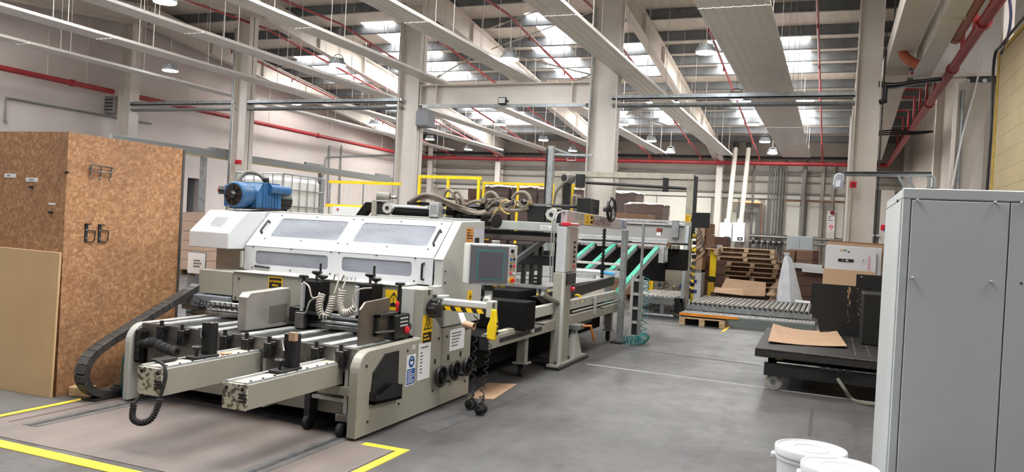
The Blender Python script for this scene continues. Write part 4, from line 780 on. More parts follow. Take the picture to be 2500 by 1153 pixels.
tube('orange_crank', M('orange_grip', (196, 120, 50), .5), gt, [(-2.84, 9.5, .44), (-2.76, 9.6, .44), (-2.74, 9.66, .3), (-2.74, 9.72, .24)], .016, 6)
G().box(-3.0, -2.86, 8.85, 9.2, .98, 1.12).mk('junction_block', dkmet, gt, .01); G().lathe((-2.86, 9.0, .93), (1, 0, 0), [(0, .02), (.03, .026), (.05, .02)], 8).mk('red_handle_knob', redk, gt)
b1 = box('button_box', M('box_bluegrey', (186, 190, 192), .4), gt, -3.02, -2.9, 8.86, 9.3, 1.12, 1.66, .006); G().box(-2.9, -2.892, 8.98, 9.29, 1.13, 1.65).mk('button_plate', M('rosy_grey', (176, 166, 160), .5), b1)
for k in range(6): c = V((-2.892, 9.15, 1.48-k*.058)); G().lathe(c, (1, 0, 0), [(0, .016), (.02, .014)], 10).mk('switch', redk if k == 5 else black, b1)
G().box(-2.99, -2.87, 8.9, 9.25, 1.67, 1.71).mk('red_beacon', M('beacon_red', (196, 26, 48), .25, coat=.5), gt, .008)
for dx in (0, .03): G().tube(smoothpath([(-3.05+dx, 8.8, 1.0), (-3.06+dx, 8.78, 1.4), (-3.05+dx, 8.8, 1.76), (-3.02+dx, 8.9, 1.83), (-2.98, 9.1, 1.84)], 6), .009, 7).mk('white_cable', galv, gt, 0, True)
hd = G().yz([(9.0, 1.70), (9.0, 1.86), (11.95, 1.83), (11.95, 1.68)], -3.03, -2.95).mk('header_panel', M('panel_lilac_grey', (186, 180, 182), .42), gt, .005)
text('lettering', 'AutoMATEX', M('maroon_print', (120, 70, 76), .5), hd, (-2.948, 10.55, 1.762), yv, UPV, .15, wscale=1.2)
plate('warning_label', yelg, hd, (-2.95, 9.82, 1.775), yv, UPV, .22, .14); tri(hd, -2.947, 9.82, 1.77, .06, yv, UPV); plate('warning_label', yelg, hd, (-2.95, 10.02, 1.775), yv, UPV, .14, .13)
for dz in (-.03, .03): plate('black_field', ink, hd, (-2.9475, 10.02, 1.775+dz), yv, UPV, .1, .04, .001)
for k in range(2): plate('instruction_label', M('label_grey', (160, 158, 150), .5), hd, (-2.95, 9.4+k*.2, 1.8), yv, UPV, .16, .08)
plate('instruction_label', M('label_tan', (190, 176, 130), .5), hd, (-2.95, 9.55, 1.735), yv, UPV, .14, .03); q = plate('white_label', M('label_blue', (200, 206, 226), .5), hd, (-2.95, 11.75, 1.755), yv, UPV, .3, .13); lines('print', M('blue_print', (70, 90, 160), .5), q, (-2.947, 11.75, 1.755), yv, UPV, .26, .11, 4, 1, 3)
# hand wheel on top
bh = box('gear_box', black, gt, -3.14, -2.96, 9.95, 10.4, 1.85, 2.06, .01); c = aty(1480, 511, 10.5); c = V((-2.86, 10.62, c.z))
G().cyl((-2.96, c.y, c.z), (-2.84, c.y, c.z), .035, 10).mk('wheel_hub', black, bh); rim = G().torus((-2.85, c.y, c.z), V((1, -.08, 0)), .155, .022, 26, 8).mk('wheel_rim', black, bh, 0, True)
ax = V((1, -.08, 0)).normalized(); e1_ = V((.08, 1, 0)); 
for k in range(3): a = 2*math.pi*k/3+.5; q = V((-2.85, c.y, c.z)); G().beam(q, q+(e1_*math.cos(a)+V((0, 0, 1))*math.sin(a))*.15, .03, .02, ax).mk('wheel_spoke', black, rim)
cyl('drive_shaft', dkmet, gt, aty(1280, 500, 10.2), aty(1455, 507, 10.2), .022, 8)
# second post, ladder frame, chain, thin post
p2 = G().box(-2.9, -2.82, 11.45, 11.56, .02, 1.68).mk('rear_post', galv, gt, .006); box('post_foot', dkmet, gt, -2.96, -2.78, 11.36, 11.68, 0, .03)
lf = aty(1540, 700, 11.9)
lad = G().box(-2.76, -2.72, 11.62, 11.68, .05, 1.0).box(-2.62, -2.58, 11.62, 11.68, .05, 1.0).mk('ladder_frame', ltgrey, gt)
for k in range(5): G().box(-2.72, -2.62, 11.64, 11.67, .08+k*.21, .12+k*.21).mk('rung', ltgrey, lad)
for k in range(4): G().box(-2.72, -2.62, 11.665, 11.67, .12+k*.21, .29+k*.21).mk('infill', dkmet, lad)
cyl('thin_post', galv, gt, (-2.61, 11.6, .02), (-2.61, 11.6, 1.78), .022, 8)
chn = G().tube([(-3.12, 11.3, 1.68), (-3.12, 11.3, .95)], .018, 5).mk('chain_core', blackm, gt)
for k in range(16): G().box(-3.145, -3.095, 11.28, 11.32, .96+k*.045, .985+k*.045).mk('chain_link', black, chn)
# mid rail with carriage, hoses and tubes
YR = 9.0
def rx(px, py, Y=YR): return aty(px, py, Y)
a = rx(915, 527); b_ = rx(1378, 566)
zr = 1.60
mr = box('cross_rail', M('grey_green_paint', (176, 182, 178), .42, c2=(160, 166, 162), s=4), gt, a.x, -3.05, YR, YR+.1, zr-.01, zr+.10, .006); box('lower_tube', M('brown_tube', (96, 88, 84), .4, .4), gt, rx(1160, 560).x, -3.05, YR+.05, YR+.12, zr-.14, zr-.07, .01)
box('under_rail', dkmet, gt, a.x, -3.05, YR+.12, YR+.2, zr-.08, zr-.02); q = plate('rail_label', paper, mr, (-3.2, YR, zr+.04), XV, UPV, .16, .05); lines('print', textg, q, (-3.2, YR-.003, zr+.04), XV, UPV, .13, .035, 2, 1, 4)
plate('rail_label', paper, mr, (a.x+.12, YR, zr+.05), XV, UPV, .09, .04)
ea = rx(905, 510); 
G().prism([rx(868, 526), rx(892, 494), rx(908, 494), rx(908, 512), rx(896, 514), rx(886, 528)], (0, .12, 0)).mk('end_bracket', blackm, gt); box('end_frame', beige, gt, rx(908, 510).x, rx(920, 510).x, YR-.02, YR+.15, zr-.0, zr+.27, .008)
box('bearing_housing', dkmet, gt, rx(920, 510).x, rx(938, 510).x, YR, YR+.15, zr+.1, zr+.26, .006); q = rx(947, 508); G().lathe((q.x, YR-.02, q.z), (0, 1, 0), [(0, .075), (.1, .075)], 8).mk('flange_bearing', ltgrey, gt); G().lathe((q.x, YR-.03, q.z), (0, 1, 0), [(0, .025), (.1, .025)], 10).mk('shaft_end', dkmet, gt)
q = rx(930, 480); mo = G().cyl((q.x-.06, YR+.02, q.z+.0), (q.x+.1, YR+.06, q.z-.01), .065, 12).mk('gear_motor', M('motor_grey', (132, 130, 124), .5), gt, 0, True); G().box(q.x-.12, q.x+.12, YR-.02, YR+.14, zr+.27, zr+.29).mk('motor_foot', ltgrey, mo); G().box(q.x-.07, q.x+.07, YR, YR+.1, zr+.29, q.z).mk('motor_stand', M('motor_grey'), mo); G().cyl((q.x+.1, YR+.06, q.z), (q.x+.2, YR+.07, q.z), .022, 8).mk('motor_shaft', steel, mo)
cyl('guide_rod', alu, gt, rx(955, 503, YR+.05), rx(1045, 509, YR+.05), .02, 10); cyl('air_cylinder', blackm, gt, rx(960, 516, YR+.08), rx(1050, 522, YR+.08), .05, 12)
box('cover_strip', dkmet, gt, rx(975, 495).x, rx(1075, 500).x, YR+.2, YR+.3, zr+.25, zr+.29); box('cover_strip', dkmet, gt, rx(985, 486).x, rx(1085, 490).x, YR+.35, YR+.43, zr+.34, zr+.37)
vb = box('valve_terminal', alu, gt, rx(1049, 515).x, rx(1071, 515).x, YR-.02, YR+.1, zr+.1, zr+.29, .004); G().box(rx(1053, 512).x, rx(1068, 512).x, YR-.025, YR-.02, zr+.14, zr+.25).mk('terminal_window', M('smoke_window', (150, 152, 154), .2), vb)
rr = random.Random(3)
for k in range(16):   # valves and brackets on the carriage
    px = rr.uniform(1072, 1180); py = rr.uniform(500, 535); q = rx(px, py, YR+.15+rr.uniform(0, .25)); s_ = rr.uniform(.03, .07)
    box('carriage_valve', rr.choice([blackm, dkmet, galv, black]), gt, q.x-s_, q.x+s_, q.y, q.y+.08, q.z-s_*.7, q.z+s_*.7, .004)
box('carriage_plate', blackm, gt, rx(1080, 520).x, rx(1165, 520).x, YR+.3, YR+.36, zr+.08, zr+.26); box('carriage_beam', dkmet, gt, rx(1100, 500).x, rx(1280, 505).x, YR+.42, YR+.5, zr+.26, zr+.31)
mh = rx(1200, 540, YR-.1); kb = box('stop_housing', blackm, gt, mh.x-.14, mh.x-.02, YR-.12, YR+.05, mh.z-.06, mh.z+.07, .006); G().lathe((mh.x+.04, YR-.15, mh.z), V((1, -.5, 0)), [(0, .02), (.04, .025), (.05, .085), (.075, .085), (.08, .05)], 18).mk('black_hand_knob', black, kb, 0, True); G().cyl((mh.x-.02, YR-.1, mh.z), (mh.x+.06, YR-.15, mh.z), .025, 8).mk('knob_shaft', steel, kb)
# suction manifolds and hoses
for px, py in ((1200, 495), (1265, 500)):
    q = rx(px, py, YR+.25); mf = box('suction_manifold', M('manifold_grey', (156, 150, 140), .5, c2=(120, 114, 106), s=20), gt, q.x-.13, q.x+.13, q.y, q.y+.16, q.z-.06, q.z+.05, .01)
    for k in range(7): dx = -.12+k*.04; G().cyl((q.x+dx, q.y-.03, q.z+rr.uniform(-.05, .05)), (q.x+dx, q.y+.02, q.z+rr.uniform(-.05, .05)), .016, 8).mk('manifold_port', rr.choice([steel, dkmet, M('brass', (176, 150, 90), .35, .7)]), mf)
hp = [[(1000, 492), (1030, 476), (1062, 478), (1100, 495), (1140, 516), (1175, 522), (1205, 512)], [(1010, 490), (1040, 482), (1075, 490), (1110, 508), (1150, 520), (1190, 516)], [(1060, 462), (1070, 480), (1100, 492), (1130, 508), (1160, 516), (1195, 512)],
      [(1083, 482), (1090, 466), (1100, 466), (1112, 482), (1118, 500)], [(1105, 485), (1110, 470), (1120, 470), (1128, 485), (1132, 500)], [(1183, 492), (1187, 475), (1200, 470), (1212, 478), (1218, 492)], [(1250, 485), (1262, 472), (1280, 470), (1292, 480), (1296, 496)],
      [(1130, 505), (1160, 492), (1185, 494)], [(1190, 522), (1220, 512), (1260, 514), (1290, 508)], [(1090, 500), (1130, 514), (1175, 520), (1215, 508)]]
for i, pl in enumerate(hp): G().tube(smoothpath([rx(x, y, YR+.12+.03*(i % 4)) for x, y in pl], 7), .022 if i != 2 else .013, 8).mk('vacuum_hose', hose, gt, 0, True)
for i, pl in enumerate(([(1205, 522), (1220, 505), (1225, 492), (1240, 490), (1250, 500)], [(1222, 495), (1225, 512), (1240, 522), (1245, 520)])): G().tube(smoothpath([rx(x, y, YR+.1) for x, y in pl], 7), .011, 6).mk('yellow_hose', M('yellow_hose_rubber', (196, 168, 100), .5), gt, 0, True)
for i, pl in enumerate(([(1062, 452), (1064, 466), (1078, 484), (1110, 498), (1150, 512)], [(1066, 451), (1070, 468), (1086, 486), (1120, 502), (1165, 514)], [(1185, 505), (1200, 488), (1222, 484), (1240, 488)], [(1190, 508), (1210, 492), (1235, 496), (1258, 486)], [(1240, 510), (1255, 500), (1275, 506), (1292, 498)], [(1398, 500), (1400, 482), (1405, 478), (1408, 486), (1408, 502)], [(1408, 500), (1410, 483), (1415, 480), (1418, 488), (1418, 503)])):
    G().tube(smoothpath([rx(x, y, YR+.05+.04*(i % 3) + (1.0 if i > 4 else 0)) for x, y in pl], 7), .009 if i < 5 else .02, 6).mk('thin_hose', hose, gt, 0, True)
for i in range(22):
    q = rx(rr.uniform(1180, 1300), rr.uniform(488, 512), YR+rr.uniform(.1, .35)); G().cyl(q, q+V((rr.uniform(-.04, .04), -.04, rr.uniform(-.04, .04))), rr.uniform(.012, .024), 8).mk('hose_coupling', rr.choice([steel, dkmet, black, galv, M('brass')]), gt, 0, True)
for i in range(12):
    px = 1225+i*12; G().tube(smoothpath([rx(px, 560, YR+.1), rx(px+4, 552, YR+.06), rx(px+10, 562, YR+.1)], 4), .006, 5).mk('thin_wire', rr.choice([black, ltgrey, M('blue_wire', (60, 80, 150), .5)]), gt)
q = rx(1295, 525, YR+.2); box('black_shroud', black, gt, rx(1275, 520).x, rx(1322, 520).x, YR+.15, YR+.4, zr+.06, zr+.32, .02); q = rx(1347, 524); G().lathe((q.x, YR-.02, q.z), (0, 1, 0), [(0, .075), (.1, .075)], 8).mk('flange_bearing', ltgrey, gt); G().lathe((q.x, YR-.03, q.z), (0, 1, 0), [(0, .025), (.1, .025)], 10).mk('shaft_end', dkmet, gt); box('bearing_housing', dkmet, gt, q.x+.06, -3.06, YR, YR+.15, zr+.1, zr+.27, .006)
# sheet hopper below the rail: board stack, slanted chute, black bars
sk = aty(1240, 590, 9.6)
for k in range(6): box('board_sheet', kraft if k % 2 else kraft2, gt, -4.75, -3.75, 9.25, 10.2, 1.25+k*.022, 1.268+k*.022)
box('hopper_side', black, gt, -3.75, -3.71, 9.2, 10.3, 1.05, 1.42); G().beam(aty(1255, 640, 8.8), aty(1335, 582, 9.4), .05, .06).mk('chute_rail', M('chute_steel', (120, 124, 128), .3, .6), gt); box('hopper_front', kraft, gt, -4.75, -3.75, 9.23, 9.25, 1.0, 1.24)
for px in (1278, 1298, 1318): q = aty(px, 660, 9.3); box('grid_bar', black, gt, q.x-.025, q.x+.025, 9.28, 9.33, .9, 1.4)
box('grid_cross_bar', black, gt, aty(1262, 632, 9.3).x, aty(1372, 632, 9.3).x, 9.26, 9.31, 1.17, 1.29); box('grid_cross_bar', black, gt, aty(1300, 580, 9.3).x, -3.0, 9.4, 9.5, 1.46, 1.54)
box('black_tower', blackm, gt, aty(1357, 600, 9.2).x, aty(1371, 600, 9.2).x, 9.15, 9.3, 1.06, 1.55, .01)
for k in range(5): G().box(-3.42+.0, -3.37, 9.18, 9.22, .84+k*.045, .868+k*.045).mk('tower_chain_link', black, gt)
box('inner_wall', M('inner_white', (206, 206, 202), .5), gt, -5.0, -3.6, 11.0, 11.04, .93, 1.2); 
for k in range(8): box('inner_unit', rr.choice([ltgrey, galv, blackm]), gt, -4.9+k*.16, -4.8+k*.16, 10.9, 11.0, 1.2, 1.2+rr.uniform(.1, .25), .006)
box('inner_beam', alu, gt, -5.0, -3.1, 10.85, 10.9, .96, 1.02)
for y in (9.5, 10.5): box('yellow_beam', yel, gt, -5.2, -4.2, y, y+.06, 1.44, 1.5)
tc = thing('teal_air_hose', 'teal coiled air hose piled at the foot of the gantry post', 'hose', (-2.7, 11.4, 0))
p = atz(1535, 832); G().tube(helix([(-2.55, 11.72, 1.0), (-2.54, 11.7, .6), (-2.53, 11.62, .25), (-2.52, 11.55, .12)], .045, 10, 14), .0065, 5).mk('hanging_coil', tealh, tc, 0, True)
G().tube(helix([(-2.5, 11.6, .12), (-2.52, 11.42, .085), (-2.62, 11.3, .08), (-2.74, 11.26, .08)], .066, 12, 14), .0065, 5).mk('floor_coil', tealh, tc, 0, True)
# ================================================================ FLOOR MARKINGS AND PLATES
def quad(name, mat, pts, z=.002, lab=None, cat='floor marking', grp=None):
    g = G().prism([V((p[0], p[1], .0005)) for p in pts], (0, 0, z)); o = g.mk(name, mat, None); tag(o, lab, cat, grp); return o
def fz(x, y): p = atz(x, y); return (p.x, p.y)
brown = M('rusty_floor_plate', (128, 116, 111), .6, c2=(98, 92, 91), s=1.3, lo=.3, hi=.7, stretch=(1.6, .5, 1))
quad('floor_plate', brown, [(-5.62, 3.72), (-2.78, 3.72), (-2.78, 4.88), (-3.1, 4.95), (-5.62, 5.4)], .003, 'worn brown steel floor plate in front of the machine', 'floor plate')
yl = M('yellow_floor_paint', (240, 208, 52), .6, c2=(200, 176, 84), s=9, lo=.5, hi=.75)
G_ = 'yellow floor lines'
quad('floor_line', yl, [(-7.6, 3.58), (-3.05, 3.54), (-3.05, 3.64), (-7.6, 3.70)], .004, 'broad yellow floor line across the bottom left corner', grp=G_)
quad('floor_line', yl, [(-2.76, 4.1), (-2.69, 4.1), (-2.69, 4.94), (-2.76, 4.94)], .004, 'yellow floor line running back from the bottom edge', grp=G_); quad('floor_line', yl, [(-3.05, 4.87), (-2.76, 4.87), (-2.76, 4.94), (-3.05, 4.94)], .004, 'short yellow floor line meeting the machine corner', grp=G_)
quad('floor_line', yl, [(-5.72, 3.9), (-5.67, 3.9), (-5.67, 5.2), (-5.72, 5.2)], .004, 'thin yellow floor line beside the chipboard cabinet', grp=G_)
quad('floor_line', yl, [fz(1760, 811), fz(1768, 811), fz(1785, 797), fz(1777, 796)], .004, 'short yellow floor mark beside the step pallet', grp=G_)
rail = M('floor_rail_steel', (128, 130, 132), .35, .6, c2=(84, 84, 86), s=12)
for x, y0_, y1_, lab in ((-5.28, 4.0, 5.3, 'steel guide rail set in the floor, left of the machine front'), (-3.27, 3.75, 4.95, 'steel guide rail set in the floor, right of the machine front')):
    t = thing('floor_rail', lab, 'rail', (x, y0_, 0), 'floor rails'); box('rail_bed', M('rail_bed_dark', (78, 78, 80), .5, c2=(110, 108, 106), s=6), t, x-.075, x+.075, y0_, y1_, .003, .006); box('rail_strip', rail, t, x-.02, x+.015, y0_, y1_, .006, .010)
quad('floor_groove', M('groove_dark', (84, 70, 64), .7), [(-5.5, 4.0), (-5.47, 4.0), (-5.47, 5.4), (-5.5, 5.4)], .004, 'dark groove in the brown floor plate', 'groove')
wl_ = M('white_floor_paint', (178, 178, 178), .6, c2=(150, 150, 150), s=14)
for a, b_, lab in (((1430, 890), (2140, 985), 'thin white floor line across the aisle in front of the lift table'), ((1545, 800), (1855, 822), 'thin white floor line in front of the roller conveyor')):
    p = atz(*a); q = atz(*b_); quad('floor_line', wl_, [(p.x, p.y), (q.x, q.y), (q.x, q.y+.045), (p.x, p.y+.045)], .002, lab, grp='white floor lines')
for a, b_, lab in (((1500, 848), (1855, 893), 'dark expansion joint across the aisle floor'), ((1560, 790), (1660, 796), 'dark floor joint beside the roller conveyor')):
    p = atz(*a); q = atz(*b_); quad('floor_joint', M('joint_dark', (70, 70, 72), .7), [(p.x, p.y), (q.x, q.y), (q.x, q.y+.03), (p.x, p.y+.03)], .002, lab, 'floor joint', 'floor joints')
p = atz(1983, 1000); q = atz(1975, 1065); quad('floor_joint', M('joint_dark'), [(p.x-.012, p.y), (p.x+.012, p.y), (q.x+.012, q.y), (q.x-.012, q.y)], .002, 'short dark crack in the floor beside the buckets', 'floor joint', 'floor joints')
quad('floor_mark', M('scuff_dark', (62, 62, 63), .7, c2=(92, 91, 92), s=5), [fz(1020, 1045), fz(1270, 955), fz(1290, 965), fz(1050, 1060)], .0015, 'dark grimy strip of floor along the machine side', 'stain')
# ================================================================ GREEN BELT CONVEYOR
gc = thing('belt_conveyor', 'inclined conveyor of four narrow green belts behind the gantry', 'conveyor', (-3.7, 13.8, 0))
for i, x in enumerate((-3.04, -3.46, -3.87, -4.28)):
    ya, yb = (11.2 if i == 0 else 12.6), 14.75; za = 1.375-.244*(14.6-ya); zb = 1.375+.244*(yb-14.6)
    bd = G().beam((x-.005, ya, za-.05), (x-.005, yb, zb-.05), .1, .07).mk('belt_bed', alu, gc, .004); G().beam((x, ya, za), (x, yb, zb), .085, .02).mk('belt', teal, bd); G().cyl((x-.06, yb, zb-.04), (x+.06, yb, zb-.04), .045, 12).mk('end_roller', black, bd, 0, True)
for y, z in ((14.85, 1.40), (14.95, 1.47), (15.05, 1.52)): box('cross_beam', alu, gc, -5.0, -2.9, y, y+.06, z, z+.05, .006)
box('cross_beam', ltgrey, gc, -4.7, -3.2, 12.95, 13.02, 1.08, 1.12, .004)
ef = G().box(-3.0, -2.9, 14.7, 15.1, 1.12, 1.16).box(-3.0, -2.9, 14.7, 14.76, 1.16, 1.42).box(-3.0, -2.9, 15.04, 15.1, 1.16, 1.42).mk('end_frame', alu, gc); box('black_panel', blackm, gc, -5.0, -2.95, 15.15, 15.2, .75, 1.36); box('stand', galv, gc, -3.7, -3.6, 13.6, 13.7, 0, 1.0, .004); box('stand', galv, gc, -4.9, -4.8, 14.9, 15.0, 0, 1.4, .004)
p0 = aty(1640, 598, 15.3)
for k in range(3): box('motor_unit', [M('brass'), kraft2, steel][k], gc, p0.x-.28+k*.16, p0.x-.16+k*.16, 15.1, 15.3, 1.38, 1.5-.02*k, .01)
box('drive_housing', blackm, gc, p0.x-.3, p0.x+.3, 15.2, 15.5, .98, 1.38, .01)
cyl('upper_bar', dkmet, gc, aty(1420, 585, 14.5), aty(1680, 597, 15.5), .02, 8); g_ = aty(1610, 565, 15.2); box('lamp_unit', M('maroon', (120, 50, 46), .4), gc, g_.x-.05, g_.x+.05, 15.15, 15.25, g_.z-.02, g_.z+.06, .008); box('lamp_glass', paper, gc, g_.x-.04, g_.x+.04, 15.14, 15.24, g_.z-.08, g_.z-.02)
# ================================================================ TALL GANTRY
tg = thing('tall_gantry', 'tall beige steel gantry over the far conveyor with motor and shaft', 'gantry', (-4.1, 16.2, 0))
zt = 2.80
for x0, x1 in ((-5.62, -5.44), (-2.80, -2.66)): G().box(x0, x1, 16.15, 16.3, .02, zt+.02).mk('post', M('gantry_beige', (186, 182, 168), .5, c2=(160, 156, 144), s=6), tg, .006); box('foot_plate', dkmet, tg, x0-.08, x1+.08, 16.08, 16.38, 0, .02)
box('top_beam', M('gantry_beige'), tg, -5.62, -2.66, 16.12, 16.33, zt-.02, zt+.1, .008); box('inner_post', black, tg, -5.42, -5.28, 16.2, 16.3, 1.5, zt-.04)
q = aty(1383, 436, 16.0); mt_ = G().cyl((q.x, 15.85, q.z), (q.x+.08, 16.1, q.z), .1, 16).mk('gear_motor', M('motor_silver', (150, 150, 146), .45, .3), tg, 0, True); G().cyl((q.x-.005, 15.84, q.z), (q.x+.0, 15.86, q.z), .07, 14).mk('fan_cover', dkmet, mt_); G().box(q.x+.2, q.x+.38, 16.0, 16.14, q.z-.17, q.z+.1).mk('gear_case', dkmet, mt_, .01)
cyl('drive_shaft', dkmet, tg, (q.x+.4, 16.1, 2.66), (-2.8, 16.1, 2.60), .03, 8); s_ = aty(1626, 440, 16.1); box('shaft_hanger', black, tg, s_.x-.05, s_.x+.05, 16.04, 16.14, 2.52, zt)
G().box(-2.66, -2.6, 16.15, 16.25, 1.6, zt+.05).mk('cable_duct', dkmet, tg); plate('yellow_label', yelg, tg, (-2.74, 16.148, 2.0), XV, UPV, .12, .14); lines('print', ink, tg, (-2.74, 16.145, 2.0), XV, UPV, .1, .12, 4, 1, 2)
G().tube(smoothpath([(q.x, 15.9, q.z-.1), (q.x-.2, 15.95, q.z-.3), (q.x-.25, 16, q.z-.6)], 6), .025, 6).mk('cable', M('hose_grey'), tg, 0, True)
G().box(-2.76, -2.7, 16.0, 16.1, .3, 1.85, Matrix.Rotation(.03, 3, 'Y')).mk('light_curtain', M('pale_blue_alu', (206, 216, 224), .35, .3), tg, .006); box('lower_box', dkmet, tg, -2.9, -2.72, 16.0, 16.15, .1, .4, .01)
for k in range(9): box('relay_unit', rr.choice([black, dkmet, steel, yel]), tg, -2.62, -2.54, 16.1, 16.2, .5+k*.14, .58+k*.14, .006)
for k in range(6): G().tube(smoothpath([(-2.6, 16.1, 1.9-.05*k), (-2.45+.02*k, 16.05, 1.75-.08*k), (-2.6, 16.1, 1.6-.1*k)], 6), .008, 5).mk('loose_wire', black, tg)
G().box(-5.4, -2.8, 16.2, 16.26, 1.5, 1.84).mk('back_panel', M('grey_panel', (166, 166, 164), .5), tg)
for z in (1.84, 1.90): box('profile_beam', alu, tg, -5.4, -2.8, 16.15, 16.2, z, z+.045, .005)
b_ = aty(1648, 560, 16.1); box('profile_clamp', galv, tg, b_.x-.07, b_.x+.07, 16.1, 16.15, 1.6, 1.95, .006)
mn = thing('flat_monitor', 'flat black monitor on the right post of the tall gantry', 'monitor', (-2.5, 16.0, 1.8)); c = aty(1711, 538, 15.95); R2 = Matrix.Rotation(-.25, 3, 'Z')
G().box(c.x-.185, c.x+.185, 15.93, 15.97, c.z-.15, c.z+.15, R2).mk('screen', M('screen_black', (28, 29, 31), .3), mn, .005); G().box(c.x-.2, c.x-.02, 15.97, 16.12, c.z-.04, c.z+.04).mk('wall_arm', dkmet, mn)
t = thing('jib_post', 'galvanised jib post with cross arm beside the wide column', 'post', (-4.6, 13, 0)); a = aty(1347, 357, 13); box('upright', galv, t, a.x-.05, a.x+.05, 12.95, 13.05, 0, a.z, .004)
G().beam((a.x, 13, a.z-.14), (a.x+.75, 13, a.z-.15), .03, .04).mk('cross_arm', galv, t); G().beam((a.x, 13, a.z-.02), (a.x+.42, 13, a.z-.16), .025, .03).mk('stay', galv, t); g = G().tube([aty(1383, 385, 13), aty(1385, 392, 13), aty(1405, 392, 13), aty(1407, 380, 13)], .01, 5).mk('wire_basket', galv, t); cyl('cable', black, t, (a.x-.06, 12.94, .3), (a.x-.06, 12.94, a.z-.05), .015, 6)
# ================================================================ ROLLER CONVEYOR, PLINTH, STEP
rc = thing('roller_conveyor', 'long grey roller conveyor across the back of the aisle', 'conveyor', (-1.6, 16.8, 0))
rm = M('roller_steel', (196, 196, 192), .4, .35, c2=(162, 160, 156), s=10); rmesh = None
def rollers(x0, x1, ya, yb, z, par, step=.093):
    global rmesh
    n = int((x1-x0)/step)
    for k in range(n):
        x = x0+step*(k+.5)
        if rmesh is None: rmesh = G().cyl((x, ya, z), (x, yb, z), .036, 10).mk('roller', rm, par, 0, True); rmesh_x.append(x)
        else: o = bpy.data.objects.new('roller', rmesh.data); COL.objects.link(o); o.parent = par; o.location = (x-rmesh_x[0], 0, 0)
rmesh_x = []
rollers(-2.58, -.33, 15.86, 17.85, .325, rc)
for k in range(24): x = -2.58+.093*(k+.5); G().box(x-.02, x+.02, 15.79, 15.82, .31, .345).mk('roller_bracket', black, rc)
box('side_frame', galv, rc, -2.62, -.3, 15.82, 15.86, .2, .31, .004); box('side_frame', galv, rc, -2.62, -.3, 17.85, 17.9, .2, .36, .004)
for x in (-2.55, -1.45, -.38): box('leg', galv, rc, x-.04, x+.04, 15.86, 15.94, .19, .21); box('leg', galv, rc, x-.04, x+.04, 17.78, 17.86, .0, .2)
r2 = thing('roller_conveyor', 'short roller conveyor section left of the tall gantry post', 'conveyor', (-3.2, 16.8, 0))
for k in range(9): o = bpy.data.objects.new('roller', rmesh.data); COL.objects.link(o); o.parent = r2; o.location = (-3.66+.093*k-rmesh_x[0]+ORG[rc.name].x-ORG[r2.name].x, 0, .06)
box('side_frame', galv, r2, -3.72, -2.88, 15.78, 15.86, .26, .40, .004); box('side_frame', galv, r2, -3.72, -2.88, 17.85, 17.9, .3, .40, .004)
for x in (-3.7, -3.1): box('leg', galv, r2, x-.04, x+.04, 15.8, 15.86, 0, .26); box('leg', galv, r2, x-.04, x+.04, 17.84, 17.9, 0, .3)
for k in range(8): G().cyl((-3.66+.1*k, 15.9, .12), (-3.66+.1*k, 17.8, .12), .018, 7).mk('lower_roller', dkmet, r2)
cyl('floor_tube', galv, r2, (-3.75, 15.7, .05), (-2.85, 15.7, .05), .03, 8)
pl = thing('conveyor_plinth', 'low grey plinth with ribbed top along the roller conveyor', 'plinth', (-1.5, 15.5, 0)); box('front', M('plinth_grey', (106, 114, 114), .6), pl, -2.64, -.24, 15.18, 15.24, .0, .17); box('tread', M('tread_grey', (150, 150, 148), .55), pl, -2.64, -.24, 15.24, 15.8, .0, .185)
for k in range(40): box('rib', M('tread_rib', (172, 172, 170), .5), pl, -2.62+k*.059, -2.59+k*.059, 15.24, 15.78, .185, .192)
box('orange_edge', M('orange_paint', (222, 140, 30), .5, c2=(200, 124, 34), s=8), pl, -2.64, -1.55, 15.165, 15.2, .145, .19)
def pallet(name, lab, x, y, z, w_, d_, rz, mat, grp=None, h=.144, parts=True):
    t = thing(name, lab, 'pallet', (x, y, z), grp); s_ = h/.144
    for k in range(6): G().box(x-w_/2, x+w_/2, y-d_/2+k*(d_-.11)/5, y-d_/2+k*(d_-.11)/5+.11, z+.122*s_, z+h).mk('deck_board', mat, t)
    for k in range(3):
        cx_ = x-w_/2+.05+k*(w_-.1)/2; G().box(cx_-.05, cx_+.05, y-d_/2, y+d_/2, z+.1*s_, z+.122*s_).mk('stringer', mat, t)
        G().box(cx_-.05, cx_+.05, y-d_/2, y+d_/2, z, z+.022*s_).mk('bottom_board', mat, t)
        for j in range(3): cy_ = y-d_/2+.07+j*(d_-.14)/2; G().box(cx_-.05, cx_+.05, cy_-.07, cy_+.07, z+.022*s_, z+.1*s_).mk('block', mat, t)
    if name == 'stacked_pallet':
        for yy in (y-d_*.3, y, y+d_*.3): G().box(x-w_/2+.02, x+w_/2-.02, yy-.02, yy+.02, z+.022*s_, z+.1*s_).mk('inner_bearer', wood2, t)
    t.rotation_euler = (0, 0, rz); return t
t = pallet('step_pallet', 'small pale wooden pallet used as a step before the plinth', -2.16, 14.98, 0, .82, .36, 0, wood)
